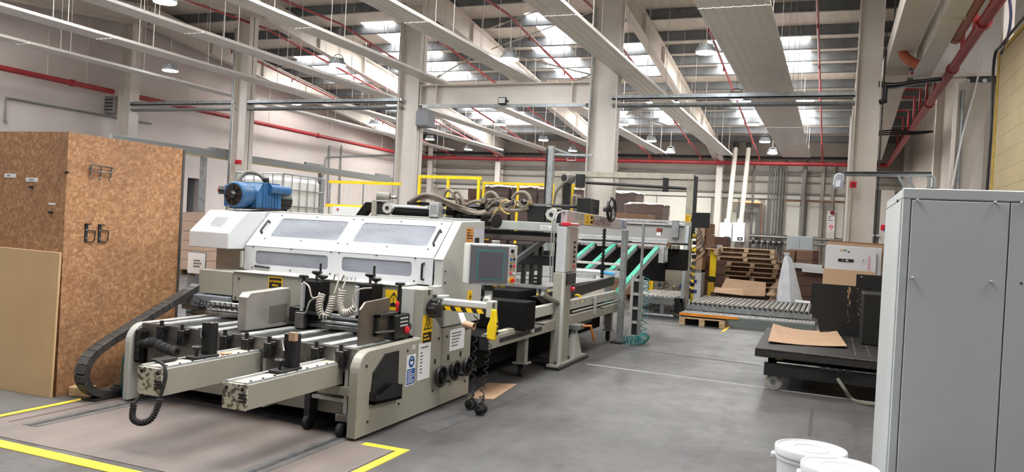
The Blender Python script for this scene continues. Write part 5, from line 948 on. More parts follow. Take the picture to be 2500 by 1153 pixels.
# ================================================================ PALLET STACK AND LOOSE CARDBOARD
rr = random.Random(11); z = .0
wd = [M('pallet_wood_light', (232, 206, 174), .8, c2=(204, 174, 140), s=7, stretch=(2, 2, 14)), wood, wood2]
heights = 13
for k in range(heights):
    lab = 'wooden pallet in the tall stack behind the conveyor, %s from the bottom' % (ORD+['eleventh', 'twelfth', 'thirteenth'])[k]
    if k == heights-1: lab = 'top pallet of the tall stack behind the conveyor'
    top = k > 9; pallet('stacked_pallet', lab, -1.8+rr.uniform(-.05, .05)-(.08 if top else 0), 19.9+rr.uniform(-.05, .05), z, 1.2+rr.uniform(-.04, .08)+(.1 if top else 0), .8, rr.uniform(-.05, .05), wd[0] if k > 9 else (wood2 if k % 3 else wood), 'pallets in the tall stack', .088); z += .089
    if k < heights-1:
        dx = rr.uniform(-.07, .07); o = G().box(-2.42+dx, -1.2+dx, 19.5, 20.25, z, z+.022, Matrix.Rotation(rr.uniform(-.04, .04), 3, 'Z')).mk('slip_sheet', wood2 if k % 2 else kraft, None); z += .023
        tag(o, 'flat brown board laid in the pallet stack, %s from the bottom' % (ORD+['eleventh', 'twelfth'])[k], 'board', 'boards laid in the pallet stack')
t = thing('folded_carton', 'large flattened pale carton leaning before the pallet stack', 'cardboard', (-1.9, 18.4, 0))
G().prism([aty(1772, 682, 18.6), aty(1870, 692, 18.6), aty(1868, 722, 18.2), aty(1760, 706, 18.2)], (0, .01, .02)).mk('upper_flap', kraft, t); G().prism([aty(1745, 703, 18.2), aty(1770, 706, 18.2), aty(1820, 708, 18.15), aty(1815, 722, 18.1), aty(1742, 714, 18.1)], (0, .01, .02)).mk('lower_flap', M('pale_kraft', (216, 184, 152), .8), t); G().prism([aty(1815, 709, 18.1), aty(1868, 712, 18.1), aty(1866, 724, 18.0), aty(1815, 722, 18.0)], (0, .01, .02)).mk('side_flap', kraft, t)
t = box('scrap_bin', M('bin_brown', (92, 74, 64), .8, c2=(70, 56, 48), s=5), None, -2.5, -1.3, 18.2, 19.2, 0, .42, .01); tag(t, 'dark brown low crate of cardboard scrap before the pallet stack', 'crate')
for k, (a, b_) in enumerate((((1880, 722), (1915, 690)), ((1888, 705), (1912, 685)), ((1885, 735), (1910, 712)))):
    p = aty(*a, 18.2); q = aty(*b_, 18.9); t = G().beam(p, q, .18, .02).mk('loose_plank', [kraft, wood2, kraft][k], None); tag(t, ['leaning cardboard strip left of the plastic wrap', 'brown plank left of the plastic wrap', 'low cardboard strip left of the plastic wrap'][k], 'plank')
# plastic-wrapped figure-like film cone
film = M('plastic_film', (246, 249, 252), .35, alpha=.9, c2=(222, 228, 238), s=5, coat=.4)
c = aty(1926, 735, 17.95); tp = aty(1925, 617, 17.95); n_ = 18; vs = []
for i, (z_, r_) in enumerate(((0, .27), (.15, .25), (.45, .2), (.8, .14), (1.05, .085), (1.12, .04), (1.2, .07))):
    zz = .28+z_*(tp.z-.28)/1.2; vs += [(c.x-.02*i+(r_*(1+.12*math.cos(5*2*math.pi*j/n_+i*.4)))*math.cos(2*math.pi*j/n_), 18.2+(r_*(1+.12*math.cos(5*2*math.pi*j/n_+i*.4)))*math.sin(2*math.pi*j/n_), zz) for j in range(n_)]
g = G(); g.add(vs, [(i*n_+j, i*n_+(j+1) % n_, (i+1)*n_+(j+1) % n_, (i+1)*n_+j) for i in range(6) for j in range(n_)]); t = g.mk('plastic_wrap', film, None, 0, True); tag(t, 'translucent plastic film gathered into a cone on the conveyor edge', 'plastic film')
t = box('film_core', kraft2, None, c.x-.25, c.x+.2, 18.02, 18.4, 0, .28, .005); tag(t, 'brown carton under the plastic film cone', 'carton')
t = G().prism([aty(1942, 733, 17.7), aty(1978, 737, 17.7), aty(1978, 742, 17.6), aty(1940, 738, 17.6)], (0, 0, .012)).mk('white_board_strip', whitep, None); tag(t, 'white board strip lying on the conveyor end', 'board')
# ================================================================ CARTON STACKS
def carton_mat(name, a, b_, bands):
    if name in MATS: return MATS[name]
    mt = M(name, a, .75); nt = mt.node_tree; b = nt.nodes['Principled BSDF']; N = nt.nodes.new; L = nt.links.new; tc = [n for n in nt.nodes if n.type == 'TEX_COORD'][0]
    w_ = N('ShaderNodeTexWave'); w_.bands_direction = 'Z'; w_.inputs['Scale'].default_value = bands; w_.inputs['Distortion'].default_value = .6; w_.inputs['Detail'].default_value = 2; L(tc.outputs['Object'], w_.inputs['Vector'])
    r_ = N('ShaderNodeValToRGB'); r_.color_ramp.elements[0].color = lin(b_); r_.color_ramp.elements[1].color = lin(a); r_.color_ramp.elements[1].position = .35; L(w_.outputs[0], r_.inputs[0]); L(r_.outputs[0], b.inputs['Base Color']); return mt
cdark = carton_mat('stacked_board_dark', (112, 84, 72), (74, 54, 46), 14); cmid = carton_mat('stacked_board_mid', (156, 124, 104), (112, 86, 70), 12); cpale = carton_mat('stacked_board_pale', (190, 164, 146), (150, 124, 108), 10)
wrapf = M('stretch_wrap', (196, 188, 190), .16, alpha=.22, coat=.8, bump=.5, bs=9); wrapt = M('wrap_top', (226, 206, 192), .3, alpha=.85, coat=.5, bump=.4, bs=14)
def load(lab, px0, px1, pyt, Y, dep, mat, z0=None, wrap=True, grp='wrapped pallet loads behind the fence', pal=True):
    a = aty(px0, pyt, Y); b_ = aty(px1, pyt, Y); zt_ = (a.z+b_.z)/2; x0, x1 = a.x, b_.x; zb = z0 if z0 is not None else .14
    t = thing('pallet_load', lab, 'pallet load', ((x0+x1)/2, Y+dep/2, zb if z0 else 0), grp)
    n_ = max(2, int((zt_-zb)/.24))
    for k in range(n_): h = (zt_-zb)/n_; G().box(x0+rr.uniform(0, .02), x1-rr.uniform(0, .02), Y+rr.uniform(0, .02), Y+dep, zb+k*h, zb+(k+1)*h-.008).mk('bundle', mat, t, .006)
    if wrap:
        G().box(x0-.012, x1+.012, Y-.012, Y+dep+.012, zb, zt_+.004).mk('stretch_film', wrapf, t, .02)
        vs = []; m_ = 8
        for j in range(m_+1):
            for i in range(m_+1): vs.append((x0-.03+(x1-x0+.06)*i/m_, Y-.03+(dep+.06)*j/m_, zt_+.012+rr.uniform(0, .05)*(0 < i < m_ and 0 < j < m_)+(-.06*rr.random() if i in (0, m_) or j in (0, m_) else 0)))
        G().add(vs, [(j*(m_+1)+i, j*(m_+1)+i+1, (j+1)*(m_+1)+i+1, (j+1)*(m_+1)+i) for j in range(m_) for i in range(m_)]).mk('top_film', wrapt, t, 0, True)
    if pal and z0 is None:
        for k in range(3): x = x0+.06+k*(x1-x0-.12)/2; G().box(x-.05, x+.05, Y, Y+dep, 0, .12).mk('pallet_runner', wood2, t)
        G().box(x0, x1, Y, Y+dep, .12, .14).mk('pallet_deck', wood2, t)
    return t
load('wrapped dark carton load, leftmost behind the yellow fence', 1180, 1240, 455, 21.5, 1.0, cdark); load('wrapped dark carton load with pink corner, second behind the yellow fence', 1249, 1312, 457, 21.6, 1.0, cdark); load('wrapped dark carton load, third behind the yellow fence', 1315, 1374, 460, 21.5, 1.0, cdark); load('wrapped dark carton load against the wide column', 1383, 1455, 463, 21.5, 1.1, cdark)
load('tall wrapped carton load right of the wide column', 1480, 1552, 469, 22.0, 1.1, cdark); load('lower wrapped carton load right of the wide column', 1526, 1618, 498, 20.6, 1.0, cdark); load('unwrapped flat carton stack below the wrapped loads', 1492, 1582, 521, 19.5, .9, cmid, wrap=False)
load('brown carton stack left of the yellow fence post', 1142, 1166, 460, 20.3, 1.0, cdark, wrap=False); load('brown carton roll stack far behind the hoses', 1112, 1132, 485, 19.2, .8, cdark, wrap=False)
load('tall upright board bundle left of the boilers', 1700, 1722, 545, 19.0, .7, cpale, wrap=False, grp='board stacks by the boilers'); load('tall upright board bundle beside the yellow bumper', 1723, 1738, 545, 19.2, .7, cmid, wrap=False, grp='board stacks by the boilers')
load('dark carton stack with white label under the boilers', 1742, 1774, 578, 22.0, 1.0, cdark, wrap=False, grp='board stacks by the boilers'); load('dark carton stack right of the pallet stack', 1896, 1925, 640, 20.5, .9, cdark, wrap=False, grp='board stacks by the boilers')
load('wide dark carton stack behind the plastic film', 1935, 2012, 648, 19.8, .9, cdark, wrap=False, grp='cartons at right'); load('small brown carton stack with label behind the plastic film', 1912, 1942, 610, 22.0, .8, cmid, z0=None, wrap=False, grp='cartons at right'); load('strapped brown carton bundle behind the plastic film', 1944, 1984, 612, 22.0, .8, cmid, wrap=False, grp='cartons at right'); load('long brown carton stack behind the bundles', 1925, 2000, 610, 24.0, .8, cdark, wrap=False, grp='cartons at right')
load('pale board bundles on a pallet between cabinet and machine', 440, 507, 518, 15.6, 1.4, cpale, wrap=False, grp='board bundles at left')
t = thing('white_label', 'white shipping label on the dark carton under the boilers', 'label', (0, 22, 1)); p = aty(1757, 603, 21.98); plate('sheet', paper, t, p, XV, UPV, .14, .1); t.location = (0, 0, 0); ORG[t.name] = V((0, 0, 0))
bpy.data.objects.remove(bpy.data.objects[t.children[0].name]); q = plate('sheet', paper, t, p, XV, UPV, .14, .1); lines('print', M('blue_print'), q, p-V((0, .003, 0)), XV, UPV, .11, .05, 2, 1, 3)
for k, (px, py, w_, lab) in enumerate(((1965, 650, .75, 'white board lying on the wide carton stack, left'), (1992, 660, .6, 'white board lying on the wide carton stack, right'))):
    p = aty(px, py, 19.75); t = G().box(p.x-w_/2, p.x+w_/2, 19.70-.1*k, 19.77-.1*k, p.z-.06, p.z+.06, Matrix.Rotation(.03, 3, 'Y')).mk('white_board', whitep, None); tag(t, lab, 'board')
# big flat cartons leaning at right
def sheet(name, mat, px0, py0, px1, py1, pyb, Y, lab, t_=.02, lean=.1):
    a = aty(px0, py0, Y); b_ = aty(px1, py1, Y); c_ = aty(px1-3, pyb, Y); d_ = aty(px0-3, pyb-8, Y); zb = .0
    o = G().prism([(d_.x, Y-lean, zb), (c_.x, Y-lean, zb), (b_.x, Y, b_.z), (a.x, Y, a.z)], (0, t_, 0)).mk(name, mat, None, .003); return tag(o, lab, 'cardboard')
sheet('carton_blank', kraft2, 2024, 587, 2160, 596, 690, 16.5, 'large brown carton blank at the back of the leaning stack', .05); sheet('carton_blank', kraft, 2020, 590, 2157, 600, 690, 16.42, 'brown carton blank just behind the white ones', .04)
for k in range(2): sheet('white_carton', M('white_carton', (214, 216, 222), .6), 2018+k*2, 597, 2153-k*0, 606, 690, 16.34-.03*k, ['white carton blank behind the printed one', 'second white carton blank behind the printed one'][k], .02)
wc = sheet('printed_carton', M('white_carton'), 2016, 600, 2140, 608, 690, 16.2, 'white printed carton blank with black strip and red lettering', .02)
def wcp(px, py): p = aty(px, py, 16.15); return p
def on(px, py, dy=.012):
    p = aty(px, py, 16.2); f = 1-p.z/1.63; return V((p.x, 16.2-.1*f-dy, p.z))
p = on(2065, 636); plate('black_strip', ink, wc, p, XV, UPV, .27, .055, .003); G().torus(p+V((.02, -.004, 0)), (0, 1, 0), .014, .005, 14, 5).mk('ring_symbol', paper, wc); plate('white_tick', paper, wc, p+V((-.055, -.004, .003)), XV, UPV, .008, .03, .002); plate('red_tick', redk, wc, p+V((-.07, -.004, -.006)), XV, UPV, .01, .012, .002); plate('white_dash', paper, wc, p+V((.02, -.004, 0)), XV, UPV, .07, .006, .002)
for k, cc_ in enumerate(((206, 90, 80), (226, 190, 70), (90, 150, 90), (60, 60, 64))): p = on(2054+k*3.6, 610.5+(k % 2)*.6); plate('colour_mark', M('mark_%d' % k, cc_, .5), wc, p, XV, UPV, .022, .022, .003)
p = on(2072, 615); plate('grey_mark', textg, wc, p, XV, UPV, .035, .03, .003); p = on(2108, 636); plate('dark_mark', ink, wc, p, XV, UPV, .018, .018, .003)
text('lettering', 'THOMSON', M('red_print', (206, 90, 100), .5), wc, on(2121, 643), (0, 0, -1), (1, 0, 0), .06, wscale=.9)
for px in (2106, 2113): p = on(px, 646); lines('print', textg, wc, p, (0, 0, -1), XV, .12, .012, 1, 1, px)
t = sheet('tan_carton', M('tan_board', (196, 166, 134), .75), 2010, 655, 2136, 664, 692, 15.95, 'plain tan carton sheet in front of the printed carton', .02, .06)
# ================================================================ LIFT TABLE CART
ca = thing('lift_table', 'black wheeled lift table beside the white cabinet', 'cart', (.1, 10, 0))
pt = [(-.73, 9.0), (1.15, 8.85), (1.15, 11.3), (-.78, 11.3)]
G().xy(pt, .36, .45).mk('platform', M('scuffed_black_top', (32, 30, 29), .55, c2=(54, 50, 47), s=14, lo=.45, hi=.8), ca, .008); G().xy([(-.72, 8.99), (1.14, 8.84), (1.14, 8.86), (-.72, 9.01)], .445, .454).mk('worn_edge', M('worn_wood_edge', (116, 98, 84), .7, c2=(50, 46, 44), s=18), ca)
for k in range(12):
    for x in (.28, .42): G().lathe((x, 9.3+k*.16, .45), (0, 0, 1), [(0, .008), (.003, .006)], 6).mk('rivet', steel, ca)
G().xy([(-.6, 9.15), (1.1, 9.05), (1.1, 11.2), (-.6, 11.2)], .17, .35).mk('scissor_box', blackm, ca, .01); G().xy([(-.63, 9.05), (1.12, 8.95), (1.12, 9.0), (-.63, 9.1)], .16, .3).mk('front_beam', black, ca, .006)
cyl('bump_rail', steel, ca, (-.5, 9.02, .315), (1.0, 8.93, .315), .012, 8); plate('yellow_plate', M('dull_yellow', (150, 136, 70), .6), ca, aty(1902, 877, 9.03), XV, UPV, .07, .02, .003)
for k in range(4): p = aty(2010+k*20, 898+k*3, 8.98); G().box(p.x-.03, p.x+.03, 8.93, 8.99, p.z-.012, p.z+.012).mk('socket', dkmet, ca)
for x, y in ((-.53, 9.12), (1.0, 9.0), (-.53, 11.0), (1.0, 11.0)):
    wv = G().lathe((x, y-.025, .088), (0, 1, 0), [(0, .07), (.006, .088), (.044, .088), (.05, .07)], 22).mk('caster_wheel', M('grey_tyre', (150, 146, 138), .6), ca, 0, True)
    G().lathe((x, y-.034, .088), (0, 1, 0), [(0, .028), (.068, .028)], 12).mk('wheel_hub', steel, wv, 0, True); G().box(x-.02, x+.04, y-.045, y+.045, .12, .18).mk('caster_fork', galv, ca)
    G().lathe((x, y-.029, .088), (0, 1, 0), [(0, .055), (.002, .055)], 18).mk('wheel_disc', galv, wv)
tube('air_hose', M('hose_grey'), ca, smoothpath([aty(2045, 925, 9.0), aty(2062, 950, 8.95), atz(2080, 975, .02), atz(2110, 985, .02), atz(2150, 990, .02)], 6), .02, 7)
t = G().prism([atz(1875, 838, .455), atz(2068, 851, .455), atz(2040, 815, .455), atz(1887, 800, .455)], (0, 0, .006)); 
vs = []; 
for j in range(2):
    for i in range(7):
        f = i/6; a = atz(1875, 838, .455).lerp(atz(2068, 851, .455), f) if j == 0 else atz(1887, 800, .455).lerp(atz(2040, 815, .455), f); vs.append(a+V((0, 0, .05*(2*f-1)**2*(1 if j else .4))))
g = G().add(vs, [(i, i+1, 8+i, 7+i) for i in range(6)]); g.add([p+V((0, 0, .006)) for p in vs], [(7+i, 8+i, i+1, i) for i in range(6)]); t = g.mk('cardboard_sheet', kraft, None); tag(t, 'curved cardboard sheet lying on the black lift table', 'cardboard')
# black boards standing on the cart
bb = M('black_board', (22, 21, 20), .65, c2=(15, 15, 15), s=6); bw_ = M('worn_black_board', (40, 38, 37), .6)
t = thing('black_backboard', 'black board with flaked paint standing on the lift table', 'board', (.1, 11.1, .45))
Yb = 11.1
def bp_(px, py): return aty(px, py, Yb)
G().prism([V((bp_(2003, 800).x, Yb, .451)), V((bp_(2112, 800).x, Yb, .451)), bp_(2112, 701), bp_(1982, 691), bp_(1979, 735), bp_(1983, 772), bp_(1995, 780)], (0, .03, 0)).mk('panel', bb, t)
rr = random.Random(5)
for k in range(26): p = bp_(2073+rr.uniform(-3, 3)-k*.12, 705+k*3.3); s_ = rr.uniform(.004, .014)*(1.5 if k < 12 else .6); plate('paint_flake', M('bare_wood', (176, 142, 106), .7), t, p-V((0, .001, 0)), XV, UPV, s_, s_*rr.uniform(1, 3), .001)
for k in range(20): p = bp_(2097+rr.uniform(-4, 4), 706+k*4.2); s_ = rr.uniform(.004, .01); plate('paint_flake', M('bare_wood_pale', (150, 140, 130), .7), t, p-V((0, .001, 0)), XV, UPV, s_, s_*rr.uniform(1, 3), .001)
t = box('black_case', bb, None, .36, 1.1, 10.3, 11.08, .451, 1.06, .012); tag(t, 'large black box standing on the lift table by the cabinet', 'box'); 
p = aty(2090, 668, 11.4); t = box('black_tall_board', bb, None, p.x, 1.1, 11.14, 11.2, .452, p.z-.0, .004); tag(t, 'taller black board behind the black box', 'board'); G().lathe((p.x+.06, 11.14, p.z-.03), (0, -1, 0), [(0, .01), (.003, .01)], 8).mk('bright_screw', alu, t)
# ================================================================ WHITE CABINET, CONDUIT ARM, BUCKETS
wc2 = thing('steel_cabinet', 'large pale grey steel switch cabinet at the right edge', 'cabinet', (1.2, 5.6, 0)); H_ = 1.945
box('carcass', cabw, wc2, .345, 2.1, 4.92, 6.3, .0, H_-.06); box('top_cover', cabw, wc2, .34, 2.1, 4.9, 6.31, H_-.06, H_, .006); box('corner_post', cabw, wc2, .345, .385, 4.902, 4.92, .0, H_-.06, .003)
d1_ = box('front_door', cabw, wc2, .39, .857, 4.9, 4.92, .03, H_-.065, .004); d2_ = box('front_door', cabw, wc2, .863, 1.4, 4.9, 4.92, .03, H_-.065, .004); d3_ = box('side_door', cabw, wc2, .335, .346, 4.95, 6.27, .03, H_-.065, .003)
for d_, px, py in ((d1_, 2240, 488), (d1_, 2430, 494), (d1_, 2228, 678), (d1_, 2420, 688), (d2_, 2494, 495)):
    p = aty(px, py, 4.9); k_ = G().lathe((p.x, 4.9, p.z), (0, -1, 0), [(0, .008), (.012, .007), (.016, .004)], 8).mk('lock_barrel', alu, d_, 0, True); G().beam((p.x+.002, 4.886, p.z-.004), (p.x+.026, 4.886, p.z-.03), .005, .01, (0, 1, 0)).mk('key_bar', alu, k_)
p = aty(2493, 692, 4.9); G().lathe((p.x, 4.9, p.z), (0, -1, 0), [(0, .006), (.003, .006)], 8).mk('screw', dkmet, d2_); p = atx(2193, 491, .335); G().lathe(p, (-1, 0, 0), [(0, .01), (.008, .008)], 8).mk('lock_barrel', dkmet, d3_)
ca_ = thing('lamp_arm', 'conduit arm with hanging bagged lamp on top of the grey cabinet', 'lamp', (.5, 5.6, H_)); YA = 5.6
a = aty(2282, 428, YA); e = aty(2062, 427, YA)
for dx in (0, .03): tube('conduit', galv, ca_, [(a.x-dx, YA, H_), (a.x-dx, YA, a.z-.02), (a.x-.02-dx, YA, a.z), (e.x, YA, e.z+.0)], .011, 7)
cyl('black_cable', black, ca_, (a.x-.02, YA-.02, a.z+.012), (e.x, YA-.02, e.z+.012), .008, 6)
for z_ in (.03, .05): G().torus((a.x-.012, YA, H_+z_), (0, 0, 1), .03, .005, 12, 5).mk('cable_clip', black, ca_)
for dx in (0, .05): G().beam((aty(2195, 428, YA).x+dx, YA+.03, a.z-.01), (aty(2222, 460, YA).x+dx, YA+.03, H_), .018, .008, (0, 1, 0)).mk('slotted_strut', galv, ca_)
lc = aty(2047, 441, YA); G().prism([lc+V(q) for q in ((-.015, 0, .048), (.02, 0, .05), (.04, 0, .03), (.028, 0, -.035), (.012, 0, -.055), (-.022, 0, -.05), (-.034, 0, -.03), (-.028, 0, .025))], (0, .04, 0)).mk('lamp_bag', M('clear_bag', (190, 194, 202), .15, alpha=.75, coat=.6, bump=.4, bs=30), ca_, .006); G().prism([lc+V(q) for q in ((-.016, -.002, .0), (.016, -.002, .005), (.01, -.002, -.04), (-.018, -.002, -.04))], (0, .002, 0)).mk('lamp_leds', paper, ca_)
bk = None
for k, (x, y, lab) in enumerate(((-.06, 4.98, 'white plastic bucket with lid, left of the pair'), (.095, 4.66, 'white plastic bucket with lid, right of the pair and nearer the cabinet'))):
    t = thing('plastic_bucket', lab, 'bucket', (x, y, 0), 'white plastic buckets'); r = .195
    G().lathe((x, y, 0), (0, 0, 1), [(0, r*.84), (.01, r*.86), (.34, r*.965), (.345, r*1.0), (.36, r*1.0), (.362, r*.97), (.385, r*.97)], 40).mk('body', whitep, t, 0, True)
    ld = G().lathe((x, y, .372), (0, 0, 1), [(0, r*1.03), (.03, r*1.04), (.042, r*1.02), (.044, r*.96), (.034, r*.93), (.033, .0001)], 40).mk('lid', whitep, t, 0, True); G().box(x-r*1.12, x-r*.9, y-.03, y+.03, .33, .36).mk('handle_lug', whitep, t, .006)
    G().torus((x, y, .408), (0, 0, 1), r*.5, .0025, 30, 4).mk('lid_ring', whitep, ld, 0, True)
# ================================================================ YELLOW FENCES, BUMPER, IBC, LEFT SIDE
def fence(lab, Y, xs, ztop, pm_=None, w_=.05):
    t = thing('safety_fence', lab, 'fence', ((xs[0]+xs[-1])/2, Y, 0), 'yellow safety fences')
    for x in xs: box('post', pm_ or yel, t, x-w_/2, x+w_/2, Y-w_/2, Y+w_/2, 0, ztop)
    box('top_rail', yel, t, xs[0]-.03, xs[-1]+.06, Y-w_/2, Y+w_/2, ztop, ztop+.06); box('bottom_rail', yel, t, xs[0], xs[-1], Y-.02, Y+.02, .12, .17)
    return t
fence('yellow fence frame beside the left wide column', 14.0, [-7.72, -7.08, -6.42], 2.52); fence('yellow fence frame in front of the wrapped loads', 16.9, [-7.62, -6.76, -5.9, -5.45], 2.61)
t = fence('yellow wire mesh fence left of the wide column', 14.0, [-9.85, -9.03, -8.2], 2.36, galv, .025); g = G()
for k in range(12): g.cyl((-9.8+k*.14, 14, .2), (-9.8+k*.14, 14, 2.34), .004, 4)
for k in range(3): g.cyl((-9.85, 14, 1.2+k*.35), (-8.2, 14, 1.2+k*.35), .004, 4)
g.mk('wire_mesh', M('mesh_cream', (206, 196, 166), .5), t, kind='stuff')
t = thing('wall_board', 'white board with red mark behind the hood', 'board', (-9.4, 13.8, 0)); a = aty(812, 502, 13.8); b_ = aty(880, 506, 13.8); box('sheet', whitep, t, a.x, b_.x, 13.8, 13.83, .0, 1.88); box('yellow_edge', yel, t, a.x-.2, b_.x+.1, 13.83, 13.87, 1.86, 1.92); c = aty(824, 511, 13.79); G().torus(c, (0, 1, 0), .02, .006, 14, 5).mk('red_mark', redk, t)
t = thing('yellow_bumper', 'yellow bumper post with dark bands behind the conveyor', 'post', (-2.9, 18.6, 0)); p = aty(1743, 608, 18.6); box('upper', yel, t, p.x-.07, p.x+.07, 18.55, 18.65, .74, p.z, .006); box('band', dkmet, t, p.x-.09, p.x+.07, 18.53, 18.67, .64, .76, .01); box('lower', M('dull_gold', (206, 168, 40), .5), t, p.x-.09, p.x+.05, 18.55, 18.65, .25, .64, .006); box('base', dkmet, t, p.x-.11, p.x+.06, 18.53, 18.67, 0, .25, .01)
t = thing('yellow_light_post', 'thin yellow post with black relays behind the gantry post', 'post', (-2.5, 17.6, 0)); p = aty(1692, 650, 18.0); box('post', yel, t, p.x-.03, p.x+.03, 18.0, 18.05, 0, 1.1)
for k in range(5): box('relay', black, t, p.x-.07, p.x-.02, 17.97, 18.0, .25+k*.16, .33+k*.16, .005)
t = thing('appliance_carton', 'white and tan carton with blue symbol behind the gantry post', 'carton', (-2.4, 19, 0)); a = aty(1690, 660, 18.4); b_ = aty(1713, 660, 18.4)
box('lower_box', whitep, t, a.x, b_.x, 18.4, 18.95, .0, .9, .006); box('upper_box', kraft, t, a.x, b_.x, 18.4, 18.95, .9, 1.25, .006); box('grey_band', galv, t, a.x-.005, b_.x+.0, 18.39, 18.95, .84, .9)
for py in (687, 712): p = aty(1697, py, 18.39); plate('blue_symbol', M('navy_print', (40, 60, 140), .5), t, p, XV, UPV, .07, .07, .002)
pallet('shelf_pallet', 'wooden pallet lying on the carton behind the gantry post', (a.x+b_.x)/2+.1, 18.68, 1.255, .7, .5, 0, wood)
t = thing('mesh_guard', 'cream wire mesh guard with hand tools behind the short conveyor', 'guard', (-3.7, 18.6, 0)); a = aty(1597, 660, 18.6); b_ = aty(1668, 665, 18.6); box('back_board', M('cream_board', (206, 198, 182), .7), t, a.x, b_.x, 18.66, 18.7, .1, 1.0); g = G()
for k in range(18): x = a.x+(b_.x-a.x)*k/17; g.cyl((x, 18.6, .1), (x, 18.6, 1.05), .004, 4)
for k in range(9): g.cyl((a.x, 18.6, .15+k*.11), (b_.x, 18.6, .15+k*.11), .004, 4)
g.mk('wire_mesh', galv, t, kind='stuff'); box('top_strip', kraft2, t, a.x, b_.x+.1, 18.58, 18.7, 1.05, 1.2); box('yellow_stile', yel, t, a.x-.1, a.x-.02, 18.57, 18.63, 0, 1.25)
for px, py, m_ in ((1610, 695, M('tool_blue', (50, 76, 110), .5)), (1624, 690, M('tool_brown', (130, 112, 88), .6)), (1646, 700, M('tool_tan', (170, 160, 140), .6)), (1662, 700, M('tool_navy', (40, 56, 100), .5))): p = aty(px, py, 18.55); G().lathe(p-V((0, 0, .04)), (0, 0, 1), [(0, .03), (.03, .05), (.06, .03), (.1, .02)], 8).mk('hanging_tool', m_, t, 0, True); G().torus(p+V((.03, 0, -.06)), (0, 1, 0), .06, .007, 14, 5).mk('hanging_cord', dkmet, t)
t = thing('expanded_mesh', 'yellow expanded metal guard beside the green belts', 'guard', (-4.2, 17.9, 0)); a = aty(1565, 655, 17.9); b_ = aty(1590, 655, 17.9); g = G()
for k in range(9): g.box(a.x+(b_.x-a.x)*k/8-.008, a.x+(b_.x-a.x)*k/8+.008, 17.9, 17.91, .5, 1.2); g.box(a.x, b_.x, 17.9, 17.91, .5+k*.085, .516+k*.085)
g.mk('lattice', M('mesh_gold', (206, 160, 40), .5), t, kind='stuff'); box('frame', yel, t, b_.x, b_.x+.06, 17.88, 17.93, 0, 1.3); box('sheet', M('pale_blue_alu'), t, a.x-.02, b_.x-.05, 17.86, 17.88, .0, .62)
# IBC container, two high
def ibc(lab, x1, y0_, z0_, top):
    t = thing('ibc_container', lab, 'container', (x1-.5, y0_+.6, z0_), 'stacked liquid containers'); x0 = x1-1.0; y1 = y0_+1.2; h = 1.16
    box('tank', M('milky_plastic', (226, 226, 220), .5), t, x0+.04, x1-.04, y0_+.04, y1-.04, z0_+.16, z0_+h-.05, .06); box('pallet_base', galv, t, x0, x1, y0_, y1, z0_, z0_+.12)
    cage = []
    for k in range(6): cage += [((x0, y0_), (x0+k*.2, y0_)), ((x0, y0_), (x0+k*.2, y1))]
    for k in range(6):
        for yy in (y0_, y1): cyl('cage_bar', galv, t, (x0+k*.2, yy, z0_+.12), (x0+k*.2, yy, z0_+h), .011, 6)
        for xx in (x0, x1): cyl('cage_bar', galv, t, (xx, y0_+.04+k*.224, z0_+.12), (xx, y0_+.04+k*.224, z0_+h), .011, 6)
    for z_ in (.3, .62, .9, h): tube('cage_ring', galv, t, [(x0, y0_, z0_+z_), (x1, y0_, z0_+z_), (x1, y1, z0_+z_), (x0, y1, z0_+z_), (x0, y0_, z0_+z_)], .013, 6)
p = aty(690, 424, 11.0)
ibc('white caged liquid container, lower of the stack behind the pump', p.x, 11.0, 0, False); ibc('white caged liquid container, upper of the stack behind the pump', p.x, 11.0, p.z-1.16 if p.z > 2.3 else 1.16, True)
t = thing('light_trunking', 'long grey lighting trunking along the left wall beyond the pump', 'lamp', (-15.6, 20, 3.1)); box('trunk', M('trunk_grey', (146, 150, 150), .5), t, -15.68, -15.55, 13.5, 27, 3.1, 3.3, .004); box('yellow_strip', M('pale_yellow_strip', (226, 206, 140), .5), t, -15.66, -15.56, 13.5, 27, 3.08, 3.1)
for y in (16.6, 20.8, 25): box('driver', galv, t, -15.66, -15.56, y, y+.9, 3.3, 3.37)
for y in (16.4, 21.6, 26.5): box('support_post', galv, t, -15.68, -15.55, y, y+.12, 0, 3.08)
t = thing('wall_conduit', 'thin conduit with side branch on the left wall', 'pipe', (XL, 22, 3)); tube('conduit', galv, t, [atx(790, 430, XL+.05), atx(797, 383, XL+.05), atx(960, 378, XL+.05)], .03, 6)
t = thing('wall_conduit', 'old conduit high on the left wall above the cabinet', 'pipe', (XL, 13, 4)); tube('conduit', galv, t, [atx(12, 300, XL+.05), atx(14, 238, XL+.05), atx(370, 302, XL+.05)], .03, 6)
t = thing('wall_conduit', 'pair of thin vertical conduits on the left wall right of the pump', 'pipe', (XL, 25, 2)); 
for px in (805, 834): cyl('conduit', galv, t, atx(px, 355, XL+.05), atx(px-6, 500, XL+.05), .03, 6)
t = thing('fire_alarm', 'small red alarm box on the slim column', 'alarm', (CX[1], YC, 3)); p = aty(581, 396, YC-.25); box('case', redk, t, p.x-.07, p.x+.07, YC-.3, YC-.18, p.z-.06, p.z+.06, .01); G().lathe((p.x, YC-.3, p.z), (0, -1, 0), [(0, .03), (.02, .03)], 12).mk('button', M('dark_red', (120, 20, 30), .4), t)
